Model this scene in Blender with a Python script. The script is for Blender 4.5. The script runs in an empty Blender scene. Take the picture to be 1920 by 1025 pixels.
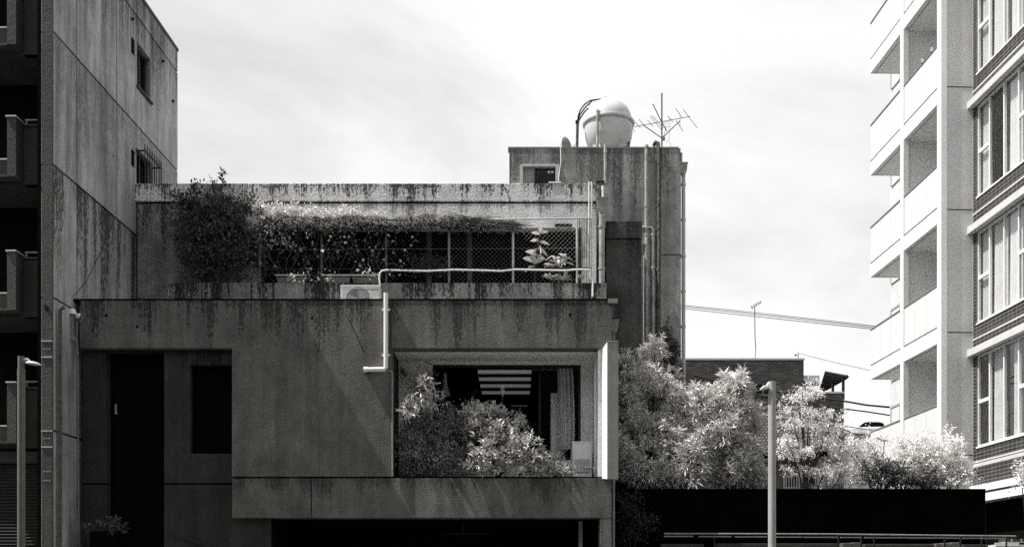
import bpy, math, random
import numpy as np
from mathutils import Vector, Matrix, noise as mnoise

random.seed(7)
rng = np.random.default_rng(7)
PI = math.pi
scn = bpy.context.scene
C = scn.collection

# ------------------------------------------------------------------ camera
EYE = 1.5
DIST = 20.0                       # the camera stands 20 m in front of the facade (Y = 0)
cam_d = bpy.data.cameras.new('camera')
cam = bpy.data.objects.new('camera', cam_d)
C.objects.link(cam)
cam.location = (0, -DIST, EYE)
cam.rotation_euler = (PI / 2, 0, 0)
cam_d.sensor_width = 36.0
cam_d.lens = 37.5
cam_d.shift_y = 587.5 / 1920
cam_d.clip_start = 0.1
cam_d.clip_end = 2000
scn.camera = cam

# ------------------------------------------------------------------ light
SUN = Vector((-0.47, -0.05, 0.86)).normalized()      # direction towards the sun
SUN_EL = math.asin(SUN.z)
SUN_ROT = math.atan2(SUN.x, SUN.y)
world = bpy.data.worlds.new('World')
scn.world = world
world.use_nodes = True
wt = world.node_tree
wt.nodes.clear()
w_out = wt.nodes.new('ShaderNodeOutputWorld')
w_bg = wt.nodes.new('ShaderNodeBackground')
w_bg.inputs['Strength'].default_value = 0.1
w_sky = wt.nodes.new('ShaderNodeTexSky')
w_sky.sky_type = 'NISHITA'
w_sky.sun_disc = False
w_sky.sun_elevation = SUN_EL
w_sky.sun_rotation = SUN_ROT
w_sky.dust_density = 3.0
w_bw = wt.nodes.new('ShaderNodeRGBToBW')
w_tc = wt.nodes.new('ShaderNodeTexCoord')
w_map = wt.nodes.new('ShaderNodeMapping')
w_map.inputs['Scale'].default_value = (1.0, 1.0, 1.9)
w_map.inputs['Location'].default_value = (3.3, 1.2, 0.4)
w_n = wt.nodes.new('ShaderNodeTexNoise')
w_n.inputs['Scale'].default_value = 1.9
w_n.inputs['Detail'].default_value = 7
w_n.inputs['Roughness'].default_value = 0.58
w_n.inputs['Distortion'].default_value = 0.5
w_r = wt.nodes.new('ShaderNodeValToRGB')
w_r.color_ramp.elements[0].position = 0.34
w_r.color_ramp.elements[0].color = (0.0, 0.0, 0.0, 1)
w_r.color_ramp.elements[1].position = 0.58
w_r.color_ramp.elements[1].color = (1, 1, 1, 1)
w_cloud = wt.nodes.new('ShaderNodeMapRange')           # thin veil -> bright cloud
w_cloud.inputs['To Min'].default_value = 4.4
w_cloud.inputs['To Max'].default_value = 6.7
w_mix = wt.nodes.new('ShaderNodeMix')
w_mix.data_type = 'FLOAT'
w_mix.inputs['Factor'].default_value = 0.9            # bright veil of cloud over the clear sky
wt.links.new(w_sky.outputs['Color'], w_bw.inputs['Color'])
wt.links.new(w_tc.outputs['Generated'], w_map.inputs['Vector'])
wt.links.new(w_map.outputs['Vector'], w_n.inputs['Vector'])
wt.links.new(w_n.outputs['Fac'], w_r.inputs['Fac'])
wt.links.new(w_r.outputs['Color'], w_cloud.inputs['Value'])
wt.links.new(w_bw.outputs['Val'], w_mix.inputs['A'])
wt.links.new(w_cloud.outputs['Result'], w_mix.inputs['B'])
wt.links.new(w_mix.outputs['Result'], w_bg.inputs['Color'])
wt.links.new(w_bg.outputs['Background'], w_out.inputs['Surface'])

sun_d = bpy.data.lights.new('sun', 'SUN')
sun_d.energy = 5.0
sun_d.angle = math.radians(0.5)
sun_d.color = (1.0, 0.985, 0.96)
sun = bpy.data.objects.new('sun', sun_d)
C.objects.link(sun)
sun.location = (-10, -10, 30)
sun.rotation_euler = SUN.to_track_quat('Z', 'Y').to_euler()

scn.view_settings.view_transform = 'Standard'
scn.view_settings.look = 'None'
scn.view_settings.exposure = 0.7
scn.view_settings.gamma = 1.0
scn.render.engine = 'CYCLES'
scn.cycles.use_denoising = False
scn.cycles.max_bounces = 6
scn.cycles.transparent_max_bounces = 8


# ------------------------------------------------------------------ helpers: measuring
def kk(Y): return (DIST + Y) / DIST
def PX(px, Y): return (px - 960) / 100 * kk(Y)
def PZ(py, Y): return EYE + (1100 - py) / 100 * kk(Y)
def P(px, py, Y): return (PX(px, Y), Y, PZ(py, Y))


# ------------------------------------------------------------------ helpers: objects
FR = {}                           # frame (world matrix) of every parent


def tag(o, label=None, cat=None, group=None, kind=None):
    if label: o['label'] = label
    if cat: o['category'] = cat
    if group: o['group'] = group
    if kind: o['kind'] = kind
    return o


def thing(name, label, cat, loc=(0, 0, 0), rz=0.0, group=None):
    o = bpy.data.objects.new(name, None)
    C.objects.link(o)
    o.location = loc
    o.rotation_euler = (0, 0, rz)
    o.empty_display_size = 0.3
    FR[o.name] = Matrix.Translation(loc) @ Matrix.Rotation(rz, 4, 'Z')
    return tag(o, label, cat, group)


class MB:
    """collects shapes in world (or, with local=True, in the parent's) coordinates"""
    def __init__(self):
        self.v = []
        self.f = []

    def add(self, vs, fs):
        n = len(self.v)
        self.v += [tuple(p) for p in vs]
        self.f += [tuple(i + n for i in q) for q in fs]
        return self

    def box(self, x0, x1, y0, y1, z0, z1):
        if x0 > x1: x0, x1 = x1, x0
        if y0 > y1: y0, y1 = y1, y0
        if z0 > z1: z0, z1 = z1, z0
        vs = [(x0, y0, z0), (x1, y0, z0), (x1, y1, z0), (x0, y1, z0),
              (x0, y0, z1), (x1, y0, z1), (x1, y1, z1), (x0, y1, z1)]
        return self.add(vs, [(0, 3, 2, 1), (4, 5, 6, 7), (0, 1, 5, 4), (1, 2, 6, 5), (2, 3, 7, 6), (3, 0, 4, 7)])

    def pbox(self, px0, py0, px1, py1, Y0, Y1):
        """box whose front face (at depth Y0) was measured in the photograph"""
        return self.box(PX(px0, Y0), PX(px1, Y0), Y0, Y1, PZ(py0, Y0), PZ(py1, Y0))

    def prism(self, pts, y0, y1):
        """outline in x,z pushed from y0 to y1"""
        n = len(pts)
        a = sum(pts[i][0] * pts[(i + 1) % n][1] - pts[(i + 1) % n][0] * pts[i][1] for i in range(n))
        if a < 0: pts = pts[::-1]
        vs = [(x, y0, z) for x, z in pts] + [(x, y1, z) for x, z in pts]
        fs = [tuple(range(n)), tuple(range(2 * n - 1, n - 1, -1))]
        for i in range(n):
            j = (i + 1) % n
            fs.append((j, i, i + n, j + n))
        return self.add(vs, fs)

    def tube(self, path, r, n=8, cap=True):
        path = [Vector(p) for p in path]
        m = len(path)
        rs = r if isinstance(r, (list, tuple)) else [r] * m
        rings = []
        ref = None
        for i, p in enumerate(path):
            t = (path[min(i + 1, m - 1)] - path[max(i - 1, 0)])
            if t.length < 1e-9: t = Vector((0, 0, 1))
            t.normalize()
            if ref is None:
                ref = Vector((0, 1, 0)) if abs(t.y) < 0.9 else Vector((1, 0, 0))
            a = t.cross(ref)
            if a.length < 1e-6: a = t.cross(Vector((1, 0, 0.3)))
            a.normalize()
            b = t.cross(a).normalized()
            ref = b.cross(t) * -1 if False else ref
            rings.append([p + (a * math.cos(2 * PI * j / n) + b * math.sin(2 * PI * j / n)) * rs[i] for j in range(n)])
        vs = [q for rg in rings for q in rg]
        fs = []
        for i in range(m - 1):
            for j in range(n):
                j2 = (j + 1) % n
                fs.append((i * n + j, i * n + j2, (i + 1) * n + j2, (i + 1) * n + j))
        if cap:
            fs.append(tuple(range(n - 1, -1, -1)))
            fs.append(tuple((m - 1) * n + j for j in range(n)))
        return self.add(vs, fs)

    def lathe(self, prof, cx, cy, n=32, axis='z'):
        vs = []
        fs = []
        for r, z in prof:
            for j in range(n):
                a = 2 * PI * j / n
                if axis == 'z':
                    vs.append((cx + r * math.cos(a), cy + r * math.sin(a), z))
                else:                         # axis along y: cx, cy = x, z of centre
                    vs.append((cx + r * math.cos(a), z, cy + r * math.sin(a)))
        for i in range(len(prof) - 1):
            for j in range(n):
                j2 = (j + 1) % n
                fs.append((i * n + j, i * n + j2, (i + 1) * n + j2, (i + 1) * n + j))
        return self.add(vs, fs)

    def wall(self, xs0, xs1, z0, z1, y0, y1, holes):
        """a slab with rectangular openings and real reveals; holes = (x0, x1, z0, z1)"""
        X = sorted({xs0, xs1, *[h[0] for h in holes], *[h[1] for h in holes]})
        Z = sorted({z0, z1, *[h[2] for h in holes], *[h[3] for h in holes]})
        X = [x for x in X if xs0 <= x <= xs1]
        Z = [z for z in Z if z0 <= z <= z1]

        def solid(i, j):
            if i < 0 or j < 0 or i >= len(X) - 1 or j >= len(Z) - 1: return False
            cx, cz = (X[i] + X[i + 1]) / 2, (Z[j] + Z[j + 1]) / 2
            return not any(h[0] < cx < h[1] and h[2] < cz < h[3] for h in holes)
        for i in range(len(X) - 1):
            for j in range(len(Z) - 1):
                if not solid(i, j): continue
                a, b, c, d = X[i], X[i + 1], Z[j], Z[j + 1]
                self.add([(a, y0, c), (b, y0, c), (b, y0, d), (a, y0, d)], [(0, 1, 2, 3)])
                self.add([(a, y1, c), (b, y1, c), (b, y1, d), (a, y1, d)], [(3, 2, 1, 0)])
                if not solid(i - 1, j): self.add([(a, y0, c), (a, y0, d), (a, y1, d), (a, y1, c)], [(0, 1, 2, 3)])
                if not solid(i + 1, j): self.add([(b, y0, c), (b, y1, c), (b, y1, d), (b, y0, d)], [(0, 1, 2, 3)])
                if not solid(i, j - 1): self.add([(a, y0, c), (a, y1, c), (b, y1, c), (b, y0, c)], [(0, 1, 2, 3)])
                if not solid(i, j + 1): self.add([(a, y0, d), (b, y0, d), (b, y1, d), (a, y1, d)], [(0, 1, 2, 3)])
        return self

    def build(self, name, mat, parent=None, smooth=False, local=False, bevel=0.0):
        me = bpy.data.meshes.new(name)
        vs = self.v
        if parent is not None:
            M = FR[parent.name]
            if not local:
                Mi = M.inverted()
                vs = [Mi @ Vector(p) for p in vs]
        me.from_pydata(vs, [], self.f)
        me.materials.append(MAT[mat])
        if smooth: me.polygons.foreach_set('use_smooth', [True] * len(me.polygons))
        me.update()
        o = bpy.data.objects.new(name, me)
        C.objects.link(o)
        if parent is not None:
            o.parent = parent
            FR[o.name] = FR[parent.name]
        else:
            FR[o.name] = Matrix.Identity(4)
        if bevel:
            b = o.modifiers.new('bevel', 'BEVEL')
            b.width = bevel
            b.segments = 2
            b.limit_method = 'ANGLE'
        if smooth:
            try: me.set_sharp_from_angle(angle=math.radians(40))
            except Exception: pass
        return o


def struct(o): return tag(o, kind='structure')


# ------------------------------------------------------------------ helpers: materials
MAT = {}


def warm(base):
    """toned print: dark tones lean warm, light tones are neutral"""
    k = max(0.0, min(1.0, (0.4 - base) / 0.3))
    return (1 + 0.03 * k, 1 - 0.005 - 0.01 * k, 1 - 0.012 - 0.065 * k)



def new_mat(name):
    m = bpy.data.materials.new(name)
    m.use_nodes = True
    nt = m.node_tree
    nt.nodes.clear()
    out = nt.nodes.new('ShaderNodeOutputMaterial')
    MAT[name] = m
    return m, nt, out


class NG:
    def __init__(s, nt): s.nt = nt

    def lk(s, a, b): s.nt.links.new(a, b)

    def put(s, sock, v):
        if hasattr(v, 'is_linked') or hasattr(v, 'node'): s.lk(v, sock)
        else: sock.default_value = v

    def m(s, op, a, b=0.0, c=0.0, clamp=False):
        n = s.nt.nodes.new('ShaderNodeMath')
        n.operation = op
        n.use_clamp = clamp
        s.put(n.inputs[0], a); s.put(n.inputs[1], b); s.put(n.inputs[2], c)
        return n.outputs[0]

    def pos(s):
        return s.nt.nodes.new('ShaderNodeNewGeometry').outputs['Position']

    def xyz(s, v):
        n = s.nt.nodes.new('ShaderNodeSeparateXYZ')
        s.lk(v, n.inputs[0])
        return n.outputs

    def scaled(s, v, sc):
        n = s.nt.nodes.new('ShaderNodeMapping')
        n.inputs['Scale'].default_value = sc
        s.lk(v, n.inputs['Vector'])
        return n.outputs[0]

    def noise(s, v, scale, detail=4, rough=0.55):
        n = s.nt.nodes.new('ShaderNodeTexNoise')
        n.inputs['Scale'].default_value = scale
        n.inputs['Detail'].default_value = detail
        n.inputs['Roughness'].default_value = rough
        s.lk(v, n.inputs['Vector'])
        return n.outputs['Fac']

    def rng(s, v, a, b, c, d):
        n = s.nt.nodes.new('ShaderNodeMapRange')
        s.put(n.inputs['Value'], v)
        n.inputs['From Min'].default_value = a
        n.inputs['From Max'].default_value = b
        n.inputs['To Min'].default_value = c
        n.inputs['To Max'].default_value = d
        return n.outputs[0]

    def tint(s, v, base=0.1):
        n = s.nt.nodes.new('ShaderNodeCombineColor')
        w = warm(base)
        for i in range(3): s.lk(s.m('MULTIPLY', v, w[i]), n.inputs[i])
        return n.outputs[0]

    def bump(s, h, strength, dist):
        n = s.nt.nodes.new('ShaderNodeBump')
        n.inputs['Strength'].default_value = strength
        n.inputs['Distance'].default_value = dist
        s.lk(h, n.inputs['Height'])
        return n.outputs[0]

    def bsdf(s, out, col, rough=0.8, spec=0.3, metal=0.0, nrm=None):
        b = s.nt.nodes.new('ShaderNodeBsdfPrincipled')
        if isinstance(col, (int, float)): b.inputs['Base Color'].default_value = (*[col * q for q in warm(col)], 1)
        else: s.lk(col, b.inputs['Base Color'])
        s.put(b.inputs['Roughness'], rough)
        b.inputs['Specular IOR Level'].default_value = spec
        b.inputs['Metallic'].default_value = metal
        if nrm is not None: s.lk(nrm, b.inputs['Normal'])
        s.lk(b.outputs[0], out.inputs['Surface'])
        return b


def concrete(name, base, mott=0.35, streak=0.35, drips=(), bump=0.5, bdist=0.02, bscale=45, fine=0.2):
    m, nt, out = new_mat(name)
    g = NG(nt)
    p = g.pos()
    z = g.xyz(p)[2]
    n0 = g.noise(p, 0.55, 5, 0.6)
    n1 = g.noise(p, 2.3, 9, 0.72)
    n3 = g.noise(p, 42.0, 3, 0.7)
    st = g.noise(g.scaled(p, (3.5, 3.5, 0.3)), 1.0, 8, 0.7)
    st2 = g.noise(g.scaled(p, (13.0, 13.0, 0.9)), 1.0, 9, 0.8)
    st3 = g.noise(g.scaled(p, (30.0, 30.0, 0.35)), 1.0, 4, 0.7)
    v = g.m('MULTIPLY', base, g.rng(n0, 0.3, 0.7, 1 - mott * 0.6, 1 + mott * 0.6))
    v = g.m('MULTIPLY', v, g.rng(n1, 0.32, 0.68, 1 - mott * 0.8, 1 + mott * 0.8))
    v = g.m('MULTIPLY', v, g.rng(n3, 0.3, 0.7, 1 - fine, 1 + fine))
    v = g.m('MULTIPLY', v, g.rng(st, 0.35, 0.65, 1 - streak * 0.6, 1 + streak * 0.3))
    # thin run marks that come and go
    run = g.m('MULTIPLY', g.rng(st3, 0.56, 0.7, 0.0, 1.0), g.rng(n1, 0.42, 0.6, 0.0, 1.0))
    v = g.m('MULTIPLY', v, g.m('SUBTRACT', 1.0, g.m('MULTIPLY', run, streak)))
    if drips:
        col = g.rng(g.noise(g.scaled(p, (2.6, 2.6, 0.1)), 1.0, 5, 0.65), 0.33, 0.67, 0.0, 1.0)      # where runs gather
        fin = g.rng(g.noise(g.scaled(p, (17.0, 17.0, 0.3)), 1.0, 5, 0.75), 0.36, 0.64, 0.0, 1.0)     # single runs
        spk = g.rng(g.noise(g.scaled(p, (30.0, 30.0, 11.0)), 1.0, 4, 0.75), 0.28, 0.72, 0.0, 1.0)    # broken, speckled edge
    for zt, ln, amt in drips:
        reach = g.m('MULTIPLY', ln, g.m('ADD', 0.12, g.m('MULTIPLY', col, 1.25)))
        d = g.m('DIVIDE', g.m('ADD', g.m('SUBTRACT', z, zt), reach), reach)
        d = g.m('MINIMUM', g.m('MAXIMUM', d, 0.0), 1.0)
        below = g.m('LESS_THAN', z, zt + 0.05)
        d = g.m('MULTIPLY', d, below)
        dens = g.m('MULTIPLY', g.m('POWER', d, 0.6), g.m('ADD', g.m('MULTIPLY', col, 1.0), g.m('MULTIPLY', fin, 0.6)))
        k = g.rng(g.m('SUBTRACT', g.m('ADD', spk, g.m('MULTIPLY', dens, 0.85)), 0.98), 0.0, 0.28, 0.0, amt)
        v = g.m('MULTIPLY', v, g.m('SUBTRACT', 1.0, k))
    h = g.m('ADD', g.noise(p, bscale, 5, 0.65), g.m('MULTIPLY', n1, 0.6))
    g.bsdf(out, g.tint(v, base), 0.9, 0.2, nrm=g.bump(h, bump, bdist))
    return m


def plain(name, base, rough=0.6, spec=0.4, metal=0.0, var=0.15, scale=6, bump=0.0):
    m, nt, out = new_mat(name)
    g = NG(nt)
    p = g.pos()
    n = g.noise(p, scale, 5, 0.6)
    n2 = g.noise(p, scale * 9, 3, 0.6)
    v = g.m('MULTIPLY', base, g.rng(n, 0.3, 0.7, 1 - var, 1 + var))
    v = g.m('MULTIPLY', v, g.rng(n2, 0.3, 0.7, 1 - var * 0.5, 1 + var * 0.5))
    g.bsdf(out, g.tint(v, base), rough, spec, metal, nrm=g.bump(n2, bump, 0.01) if bump else None)
    return m


def leafmat(name, base, trans=0.3, rough=0.45, spec=0.5):
    m, nt, out = new_mat(name)
    g = NG(nt)
    gi = nt.nodes.new('ShaderNodeNewGeometry').outputs['Random Per Island']
    v = g.m('MULTIPLY', base, g.rng(gi, 0, 1, 0.7, 1.25))
    col = g.tint(v, 0.3)
    b = g.bsdf(out, col, rough, spec)
    t = nt.nodes.new('ShaderNodeBsdfTranslucent')
    g.lk(col, t.inputs['Color'])
    mx = nt.nodes.new('ShaderNodeMixShader')
    mx.inputs[0].default_value = trans
    g.lk(b.outputs[0], mx.inputs[1])
    g.lk(t.outputs[0], mx.inputs[2])
    g.lk(mx.outputs[0], out.inputs['Surface'])
    return m


def glass(name, tint=0.9, ior=1.45, rough=0.02):
    m, nt, out = new_mat(name)
    g = NG(nt)
    lw = nt.nodes.new('ShaderNodeLayerWeight')
    lw.inputs['Blend'].default_value = 0.5
    f0 = ((ior - 1) / (ior + 1)) ** 2
    fac = g.m('ADD', f0, g.m('MULTIPLY', 1 - f0, g.m('POWER', lw.outputs['Facing'], 5.0)))
    tr = nt.nodes.new('ShaderNodeBsdfTransparent')
    tr.inputs['Color'].default_value = (tint, tint, tint, 1)
    gl = nt.nodes.new('ShaderNodeBsdfGlossy')
    gl.inputs['Roughness'].default_value = rough
    mx = nt.nodes.new('ShaderNodeMixShader')
    g.lk(fac, mx.inputs[0])
    g.lk(tr.outputs[0], mx.inputs[1])
    g.lk(gl.outputs[0], mx.inputs[2])
    g.lk(mx.outputs[0], out.inputs['Surface'])
    return m


def brickmat(name, col, mortar, bw, bh, axis='y', msize=0.08, var=0.3, bump=0.6):
    m, nt, out = new_mat(name)
    g = NG(nt)
    tc = nt.nodes.new('ShaderNodeTexCoord')
    o = g.xyz(tc.outputs['Object'])
    cv = nt.nodes.new('ShaderNodeCombineXYZ')
    g.lk(o[1] if axis == 'y' else o[0], cv.inputs[0])
    g.lk(o[2], cv.inputs[1])
    b = nt.nodes.new('ShaderNodeTexBrick')
    b.offset = 0.0 if axis == 'y' else 0.5
    b.inputs['Scale'].default_value = 1.0
    b.inputs['Brick Width'].default_value = bw
    b.inputs['Row Height'].default_value = bh
    b.inputs['Mortar Size'].default_value = bh * msize
    b.inputs['Color1'].default_value = (col * (1 - var),) * 3 + (1,)
    b.inputs['Color2'].default_value = (col * (1 + var),) * 3 + (1,)
    b.inputs['Mortar'].default_value = (mortar,) * 3 + (1,)
    g.lk(cv.outputs[0], b.inputs['Vector'])
    n = g.noise(g.pos(), 3.0, 5)
    bw_ = nt.nodes.new('ShaderNodeRGBToBW')
    g.lk(b.outputs['Color'], bw_.inputs[0])
    v = g.m('MULTIPLY', bw_.outputs[0], g.rng(n, 0.3, 0.7, 0.8, 1.2))
    inv = g.m('SUBTRACT', 1.0, b.outputs['Fac'])
    g.bsdf(out, g.tint(v), 0.75, 0.3, nrm=g.bump(inv, bump, 0.006))
    return m


ZC, ZB = 6.87, 3.53       # tops from which the rain streaks run on the lower storey
concrete('conc_front', 0.145, 0.38, 0.5, [(ZC, 1.0, 0.72), (ZB, 0.45, 0.55)], 1.0, 0.05, 26, 0.28)
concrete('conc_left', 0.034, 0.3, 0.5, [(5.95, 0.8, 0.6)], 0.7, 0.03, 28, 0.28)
concrete('conc_recess', 0.88, 0.1, 0.1, [], 0.9, 0.03, 28)
concrete('conc_upper', 0.85, 0.2, 0.3, [(10.19, 0.56, 0.92), (9.78, 0.4, 0.6)], 1.0, 0.08, 22, 0.15)
concrete('conc_mould_shade', 0.27, 0.5, 0.6, [(9.78, 1.6, 0.85)], 1.0, 0.05, 22, 0.28)  # mould streaks over a base darkened for the neighbour's shadow
concrete('conc_parapet', 0.3, 0.4, 0.5, [(7.86, 1.3, 0.9)], 1.0, 0.05, 24, 0.28)
concrete('conc_tower', 0.28, 0.45, 0.5, [(11.6, 1.9, 0.62)], 0.7, 0.03, 28, 0.25)
concrete('conc_annex', 0.085, 0.5, 0.6, [(9.45, 1.6, 0.7)], 1.0, 0.04, 24, 0.35)
concrete('conc_side', 0.38, 0.26, 0.75, [(14.36, 1.4, 0.6), (13.83, 2.2, 0.4), (11.46, 2.2, 0.45), (9.07, 3.0, 0.85)], 0.4, 0.015, 30, 0.2)  # lowest drips: moss, plus shade painted in towards the wall foot
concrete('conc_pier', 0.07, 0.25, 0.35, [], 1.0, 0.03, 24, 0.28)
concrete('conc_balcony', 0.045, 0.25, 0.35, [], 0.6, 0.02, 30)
concrete('conc_light', 0.55, 0.1, 0.1, [], 0.2, 0.01, 60, 0.08)
concrete('conc_grey', 0.62, 0.06, 0.05, [], 0.3, 0.012, 60, 0.1)
concrete('conc_dim', 0.12, 0.2, 0.2, [], 0.3, 0.012, 60, 0.1)
concrete('conc_block', 0.1, 0.3, 0.3, [], 0.4, 0.02, 40)
concrete('asphalt', 0.05, 0.2, 0.0, [], 0.5, 0.01, 90)
concrete('paving', 0.16, 0.2, 0.0, [], 0.3, 0.01, 60)
concrete('earth', 0.06, 0.3, 0.0, [], 0.5, 0.03, 20)
plain('white_paint', 0.8, 0.5, 0.4, 0, 0.04, 3)
plain('white_plastic', 0.72, 0.4, 0.5, 0, 0.06, 8)
plain('tank_white', 0.52, 0.45, 0.4, 0, 0.12, 5)
plain('grey_plastic', 0.42, 0.5, 0.4, 0, 0.1, 6)
plain('pvc_dirty', 0.33, 0.55, 0.4, 0, 0.45, 5)
plain('screen_metal', 0.3, 0.5, 0.4, 0, 0.08, 5)
plain('galv', 0.45, 0.45, 0.5, 0.3, 0.15, 12)
plain('galv_dull', 0.22, 0.6, 0.4, 0.2, 0.25, 12)
plain('pole_paint', 0.36, 0.5, 0.4, 0, 0.1, 9, 0.1)
plain('pole_shaded', 0.12, 0.5, 0.4, 0, 0.15, 9, 0.1)  # left post's paint, darkened to stand in for shade on it
plain('dark_metal', 0.02, 0.6, 0.3, 0, 0.3, 8)
plain('black', 0.003, 0.9, 0.03, 0, 0.3, 8)
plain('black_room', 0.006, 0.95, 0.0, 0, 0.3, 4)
plain('hoarding_shade', 0.002, 1.0, 0.0, 0, 0.3, 2)  # fence boards, their full shade put into the colour as black
plain('rust', 0.09, 0.85, 0.2, 0, 0.6, 14)
plain('wood_dark', 0.05, 0.8, 0.3, 0, 0.3, 10)
plain('bark', 0.06, 0.9, 0.2, 0, 0.4, 25, 0.5)
plain('straw', 0.11, 0.8, 0.2, 0, 0.4, 20)
plain('curtain', 0.88, 0.9, 0.1, 0, 0.06, 4)
plain('curtain_white', 0.75, 0.9, 0.1, 0, 0.08, 4)
plain('roof_tile', 0.07, 0.5, 0.4, 0, 0.3, 9)
plain('soil', 0.03, 0.95, 0.1, 0, 0.4, 20)
plain('terracotta', 0.15, 0.8, 0.2, 0, 0.25, 15)
plain('car_paint', 0.78, 0.25, 0.5, 0, 0.02, 2)
plain('tyre', 0.02, 0.8, 0.2, 0, 0.2, 20)
plain('ink', 0.04, 0.5, 0.3, 0, 0.1, 20)
plain('shutter', 0.02, 0.6, 0.4, 0, 0.2, 6)
leafmat('leaf_podocarp', 0.72, 0.05, 0.45, 0.45)
leafmat('leaf_maple', 0.85, 0.25, 0.5, 0.4)
leafmat('leaf_broad', 0.52, 0.08, 0.35, 0.5)
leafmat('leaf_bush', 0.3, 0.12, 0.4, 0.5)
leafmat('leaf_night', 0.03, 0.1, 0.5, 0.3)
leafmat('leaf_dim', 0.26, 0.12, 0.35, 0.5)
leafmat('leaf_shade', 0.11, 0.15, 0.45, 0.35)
leafmat('leaf_vine', 0.7, 0.2, 0.45, 0.4)
leafmat('leaf_fleshy', 0.7, 0.2, 0.35, 0.5)
glass('glass_clear', 0.97, 1.25)
glass('glass_dark', 0.35, 1.5)
glass('glass_window', 0.97, 1.55, 0.03)
brickmat('tile_brick', 0.03, 0.17, 0.19, 0.085, 'y', 0.1, 0.25)
brickmat('tile_brick_front', 0.05, 0.42, 0.19, 0.085, 'x', 0.14, 0.25)
brickmat('dark_brick', 0.12, 0.045, 0.26, 0.09, 'x', 0.14, 0.35, 0.9)
brickmat('retaining', 0.35, 0.16, 0.9, 0.3, 'x', 0.12, 0.15, 0.8)
m_, nt_, out_ = new_mat('frosted')            # milky balustrade glass
b_ = NG(nt_).bsdf(out_, 0.78, 0.35, 0.5)
t_ = nt_.nodes.new('ShaderNodeBsdfTranslucent')
t_.inputs['Color'].default_value = (0.8, 0.79, 0.77, 1)
x_ = nt_.nodes.new('ShaderNodeMixShader')
x_.inputs[0].default_value = 0.25
nt_.links.new(b_.outputs[0], x_.inputs[1])
nt_.links.new(t_.outputs[0], x_.inputs[2])
nt_.links.new(x_.outputs[0], out_.inputs['Surface'])
m_, nt_, out_ = new_mat('lamp_lit')           # dim fluorescent diffuser, switched on
b_ = NG(nt_).bsdf(out_, 0.7, 0.5, 0.3)
b_.inputs['Emission Color'].default_value = (1, 0.98, 0.95, 1)
b_.inputs['Emission Strength'].default_value = 0.05
m_.cycles.emission_sampling = 'NONE'

# ------------------------------------------------------------------ setting: ground
struct(MB().box(-600, 600, -600, 900, -0.5, 0.0).build('ground', 'earth'))
struct(MB().box(-80, 80, -15.5, -4.6, 0.004, 0.008).build('road', 'asphalt'))
struct(MB().box(-80, 80, -4.6, -0.4, 0.004, 0.14).build('pavement', 'paving', bevel=0.02))
struct(MB().box(-80, 80, -23.0, -15.5, 0.004, 0.14).build('pavement', 'paving', bevel=0.02))
mk = MB()
for i in range(-9, 10): mk.box(i * 8 - 2.5, i * 8 + 2.5, -10.12, -9.98, 0.012, 0.014)
struct(mk.build('road_marking', 'white_paint'))
struct(MB().box(12, 130, 58.6, 140, -0.3, 12.5).build('hill_terrace', 'paving'))


# ================================================================== left apartment building
LB_A = math.atan(0.0335)
LBX, LBY = (100 - 960) / 2000 * 19.2, -0.8
lb = thing('apartment_building', 'tall streaked concrete apartment block with recessed balconies at the left edge', 'building', (LBX, LBY, 0), -LB_A)


def L_t(px): return (16512 - (960 - px) * 19.2) / ((960 - px) + 67)
def L_z(px, py): return EYE + (1100 - py) / 2000 * (19.2 + L_t(px))
def LFx(px): return (px - 100) * 0.0096            # front face, local x
def LFz(py): return EYE + (1100 - py) * 0.0096


T_END = L_t(333)
LROOF = L_z(333, 97)
j1, j2, j3 = L_z(332, 135), L_z(332, 320), L_z(228, 418)
j4, j5, j6 = j3 - 2.39, j3 - 4.78, 0.0
g_ = 0.02
# side wall: storey-high slabs with recessed joints between them
wins = []
for a, b, c, d in ((246, 253, 72, 103), (257, 282, 95, 176), (246, 253, 282, 313), (256, 284, 292, 375)):
    t0, t1 = L_t(a), L_t(b)
    wins.append((t0, t1, L_z((a + b) / 2, d), L_z((a + b) / 2, c)))


def side_slab(z0, z1):
    m = MB()
    hs = [h for h in wins if z0 < (h[2] + h[3]) / 2 < z1]
    hs = [(h[0], h[1], max(h[2], z0), min(h[3], z1)) for h in hs]
    m.wall(0.0, T_END, z0, z1, 0.0, 0.22, hs)
    # wall() lies in x,z : turn it so that x becomes depth and the face looks to +x
    m.v = [(-y, x, z) for x, y, z in m.v]
    m.f = [f[::-1] for f in m.f]
    m.build('wall_slab', 'conc_side', lb, local=True)


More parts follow.
